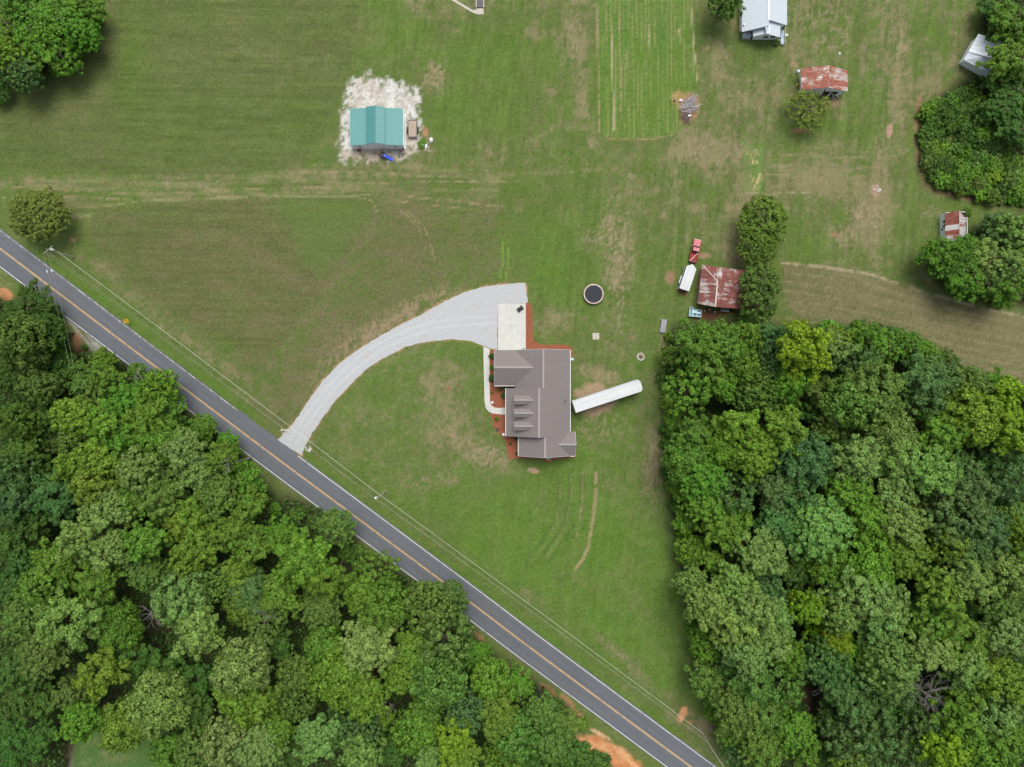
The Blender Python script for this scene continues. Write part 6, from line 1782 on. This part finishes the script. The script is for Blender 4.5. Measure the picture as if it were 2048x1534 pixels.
for x, y, r_, h_, c_, lab in ((985,711.5,7,1.3,'D',"dark round shrub beside the walk's upper end"),(984,734.5,5.5,1.0,'V',"bright green round shrub in the middle of the walk's bed"),(985,757,8,1.2,'D',"sparse dark shrub beside the garage wing's lower corner"),
        (1013,775,7,1.6,'D',"dark shrub in the corner between the garage wing and porch"),(1008,790,6,1.4,'D',"dark green shrub against the porch's upper end"),(1034,876,5,1.3,'D',"dark shrub at the porch's lower corner"),
        (993.5,837.5,4.5,.8,'V',"small leafy plant in the lower bed nearest the walk"),(983.5,785,3,.6,'Y',"tiny yellow plant in the front bed"),(1020.5,888,2.6,.6,'D',"tiny dark plant in the lower mulch bed"),(1033.5,907,3,.7,'D',"tiny dark plant at the mulch bed's lower corner"),(1000,779,4,.7,'O',"reddish olive low plant in the front bed"),
        (1565.5,53.5,5,1.4,'O',"brownish round shrub at the upper end of the blue grey deck"),(1554.5,84,6.5,1.3,'O',"dark flowering shrub under the blue grey deck's lower end"),
        (169,694,6,1.0,'D',"small dark bush beside the gravel lane left of the road"),(712,1110,20,2.0,'V',"low bright bush between the road and the bottom woods"),(845,288,10,.4,'V',"flat bright weed patch at the stone yard's right edge"),
        (1130,1446,30,3,'O',"feathery olive bush above the clay bank"),(1164,1448,16,1.4,'V',"low bright weeds at the clay bank's upper tip"),(1112,1412,18,2.2,'D',"dark bush on the verge above the clay bank"),
        (1150,1512,34,3.4,'D',"large dark bush below the clay bank's left end"),(1194,1528,30,3.0,'D',"dark bush below the clay bank's middle"),(1114,1520,30,4.0,'D',"dark bush left of the clay bank at the bottom edge"),
        (1338,672,11,1.6,'V',"bright bush at the grey sheets' lower end"),(1600,1420,16,1.6,'D',"dark bush in the woodland clearing's lower part")):
    shrub(x, y, r_, h_, tv(c_), lab)
# edge of the woods and the thicket: bushes one can tell apart
def edge(pts, step, r0, r1, h0, h1, cols, phrase, grp, jit=6, seed=1):
    rg = random.Random(seed); items = []
    for (x0, y0), (x1, y1) in zip(pts, pts[1:]):
        n = max(1, int(math.hypot(x1-x0, y1-y0)/step))
        for k in range(n):
            t = k/n; items.append((x0+(x1-x0)*t+rg.uniform(-jit, jit), y0+(y1-y0)*t+rg.uniform(-jit, jit), rg.uniform(r0, r1), rg.uniform(h0, h1), rg.choice(cols)))
    plant(items, phrase, grp)
def plant(items, phrase, grp):
    by = {}
    for it in items: by.setdefault(it[4], []).append(it)
    for c_, l in by.items():
        l.sort(key=lambda q: q[1])
        n = len(l)
        for i, (x, y, r_, h_, c) in enumerate(l):
            names = ["second", "third", "fourth", "fifth", "sixth", "seventh", "eighth", "ninth", "tenth", "eleventh", "twelfth", "thirteenth", "fourteenth", "fifteenth", "sixteenth", "seventeenth", "eighteenth", "nineteenth", "twentieth"]
            od = "" if n == 1 else (", topmost such" if i == 0 else (", lowest such" if i == n-1 else ", " + names[min(i-1, 18)] + " such from top"))
            shrub(x, y, r_, h_, tv(c), WORD[c] + " bush " + phrase + od, grp)
edge([(1340,700),(1336,780),(1340,860),(1342,940),(1352,1010),(1366,1080),(1376,1150),(1386,1230),(1398,1300),(1408,1380),(1420,1420)], 24, 13, 22, 1.8, 3.4, "VVBYD", "along the lawn side of the right woods", "bushes along the lawn", 5, 2)
edge([(1640,668),(1720,664),(1790,672),(1850,700),(1910,742),(1980,762),(2046,796)], 26, 16, 24, 2.2, 3.8, "VVBOD", "along the tan field's lower edge", "bushes along the tan field", 5, 3)
edge([(190,40),(178,78),(150,108),(112,134),(70,152),(30,166)], 24, 14, 22, 2.0, 3.2, "VVD", "round the upper left corner clump", "bushes round the corner clump", 4, 4)
edge([(1872,500),(1880,540),(1906,572),(1950,592),(2000,598),(2044,604)], 26, 14, 20, 1.8, 3.0, "VVB", "round the clump below the striped shed", "bushes below the striped shed", 4, 5)
edge([(20,610),(70,604),(104,626),(120,666),(126,722)], 26, 12, 18, 2.2, 3.4, "DDB", "along the dark left stand's road side", "bushes along the dark stand", 4, 6)
edge([(318,812),(375,862),(430,905),(488,975),(550,1016),(630,1050),(716,1136),(790,1170),(862,1190),(940,1300),(1000,1352),(1050,1396)], 34, 12, 20, 2.0, 3.6, "DVBD", "along the road's wooded lower side", "bushes along the road", 6, 7)
rg = random.Random(21); th = []
poly = np.array([(1848,222),(1872,196),(1920,172),(1960,182),(1990,230),(2010,300),(2060,330),(2060,420),(2010,404),(1950,392),(1880,374),(1856,350),(1844,300)])
while len(th) < 74:
    x, y = rg.uniform(1842, 2056), rg.uniform(172, 424)
    if polydist(np.array([[x]]), np.array([[y]]), [tuple(q) for q in poly])[0, 0] > 7 and all(math.hypot(x-q[0], y-q[1]) > 14 for q in th):
        th.append((x, y, rg.uniform(13, 22), rg.uniform(1.2, 3.0), rg.choice("VVVBYLOD")))
plant(th, "in the overgrown thicket at right", "bushes of the thicket")

# undergrowth: what nobody could count
def undergrowth():
    rs = np.random.RandomState(9)
    P_, N_ = [], []
    for k, po in WOODS.items():
        a = np.array(po); lo = np.maximum(a.min(0), [-120, -120]); hi = np.minimum(a.max(0), [2170, 1660])
        n = int((hi[0]-lo[0])*(hi[1]-lo[1])*.085)
        x = rs.uniform(lo[0], hi[0], n); y = rs.uniform(lo[1], hi[1], n)
        d = polydist(x, y, po)
        ok = (d > 5) & (np.hypot((x-1602)/34, (y-1392)/48) > 1) & (np.hypot((x-292)/24, (y-1252)/20) > 1)
        if k == 'left': ok &= ~((x > 130) & (x < 330) & (y > 1436)) & (linedist(x, y, [(142,1560),(150,1452),(160,1400)]) > 12)
        x, y = x[ok], y[ok]
        hh = fbm(x, y, 46, 46, 201)
        z = rs.rand(len(x))**.7*np.clip((hh-.30)*9.0, .15, 4.2)
        f = (H-z)/H*S
        P_.append(np.stack([(x-1024)*f, (767-y)*f, z+.05], 1))
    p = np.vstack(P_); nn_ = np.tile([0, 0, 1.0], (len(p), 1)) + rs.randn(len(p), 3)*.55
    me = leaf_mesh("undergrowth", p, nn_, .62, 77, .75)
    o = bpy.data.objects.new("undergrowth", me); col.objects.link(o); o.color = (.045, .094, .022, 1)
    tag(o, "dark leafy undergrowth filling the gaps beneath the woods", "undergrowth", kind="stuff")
undergrowth()
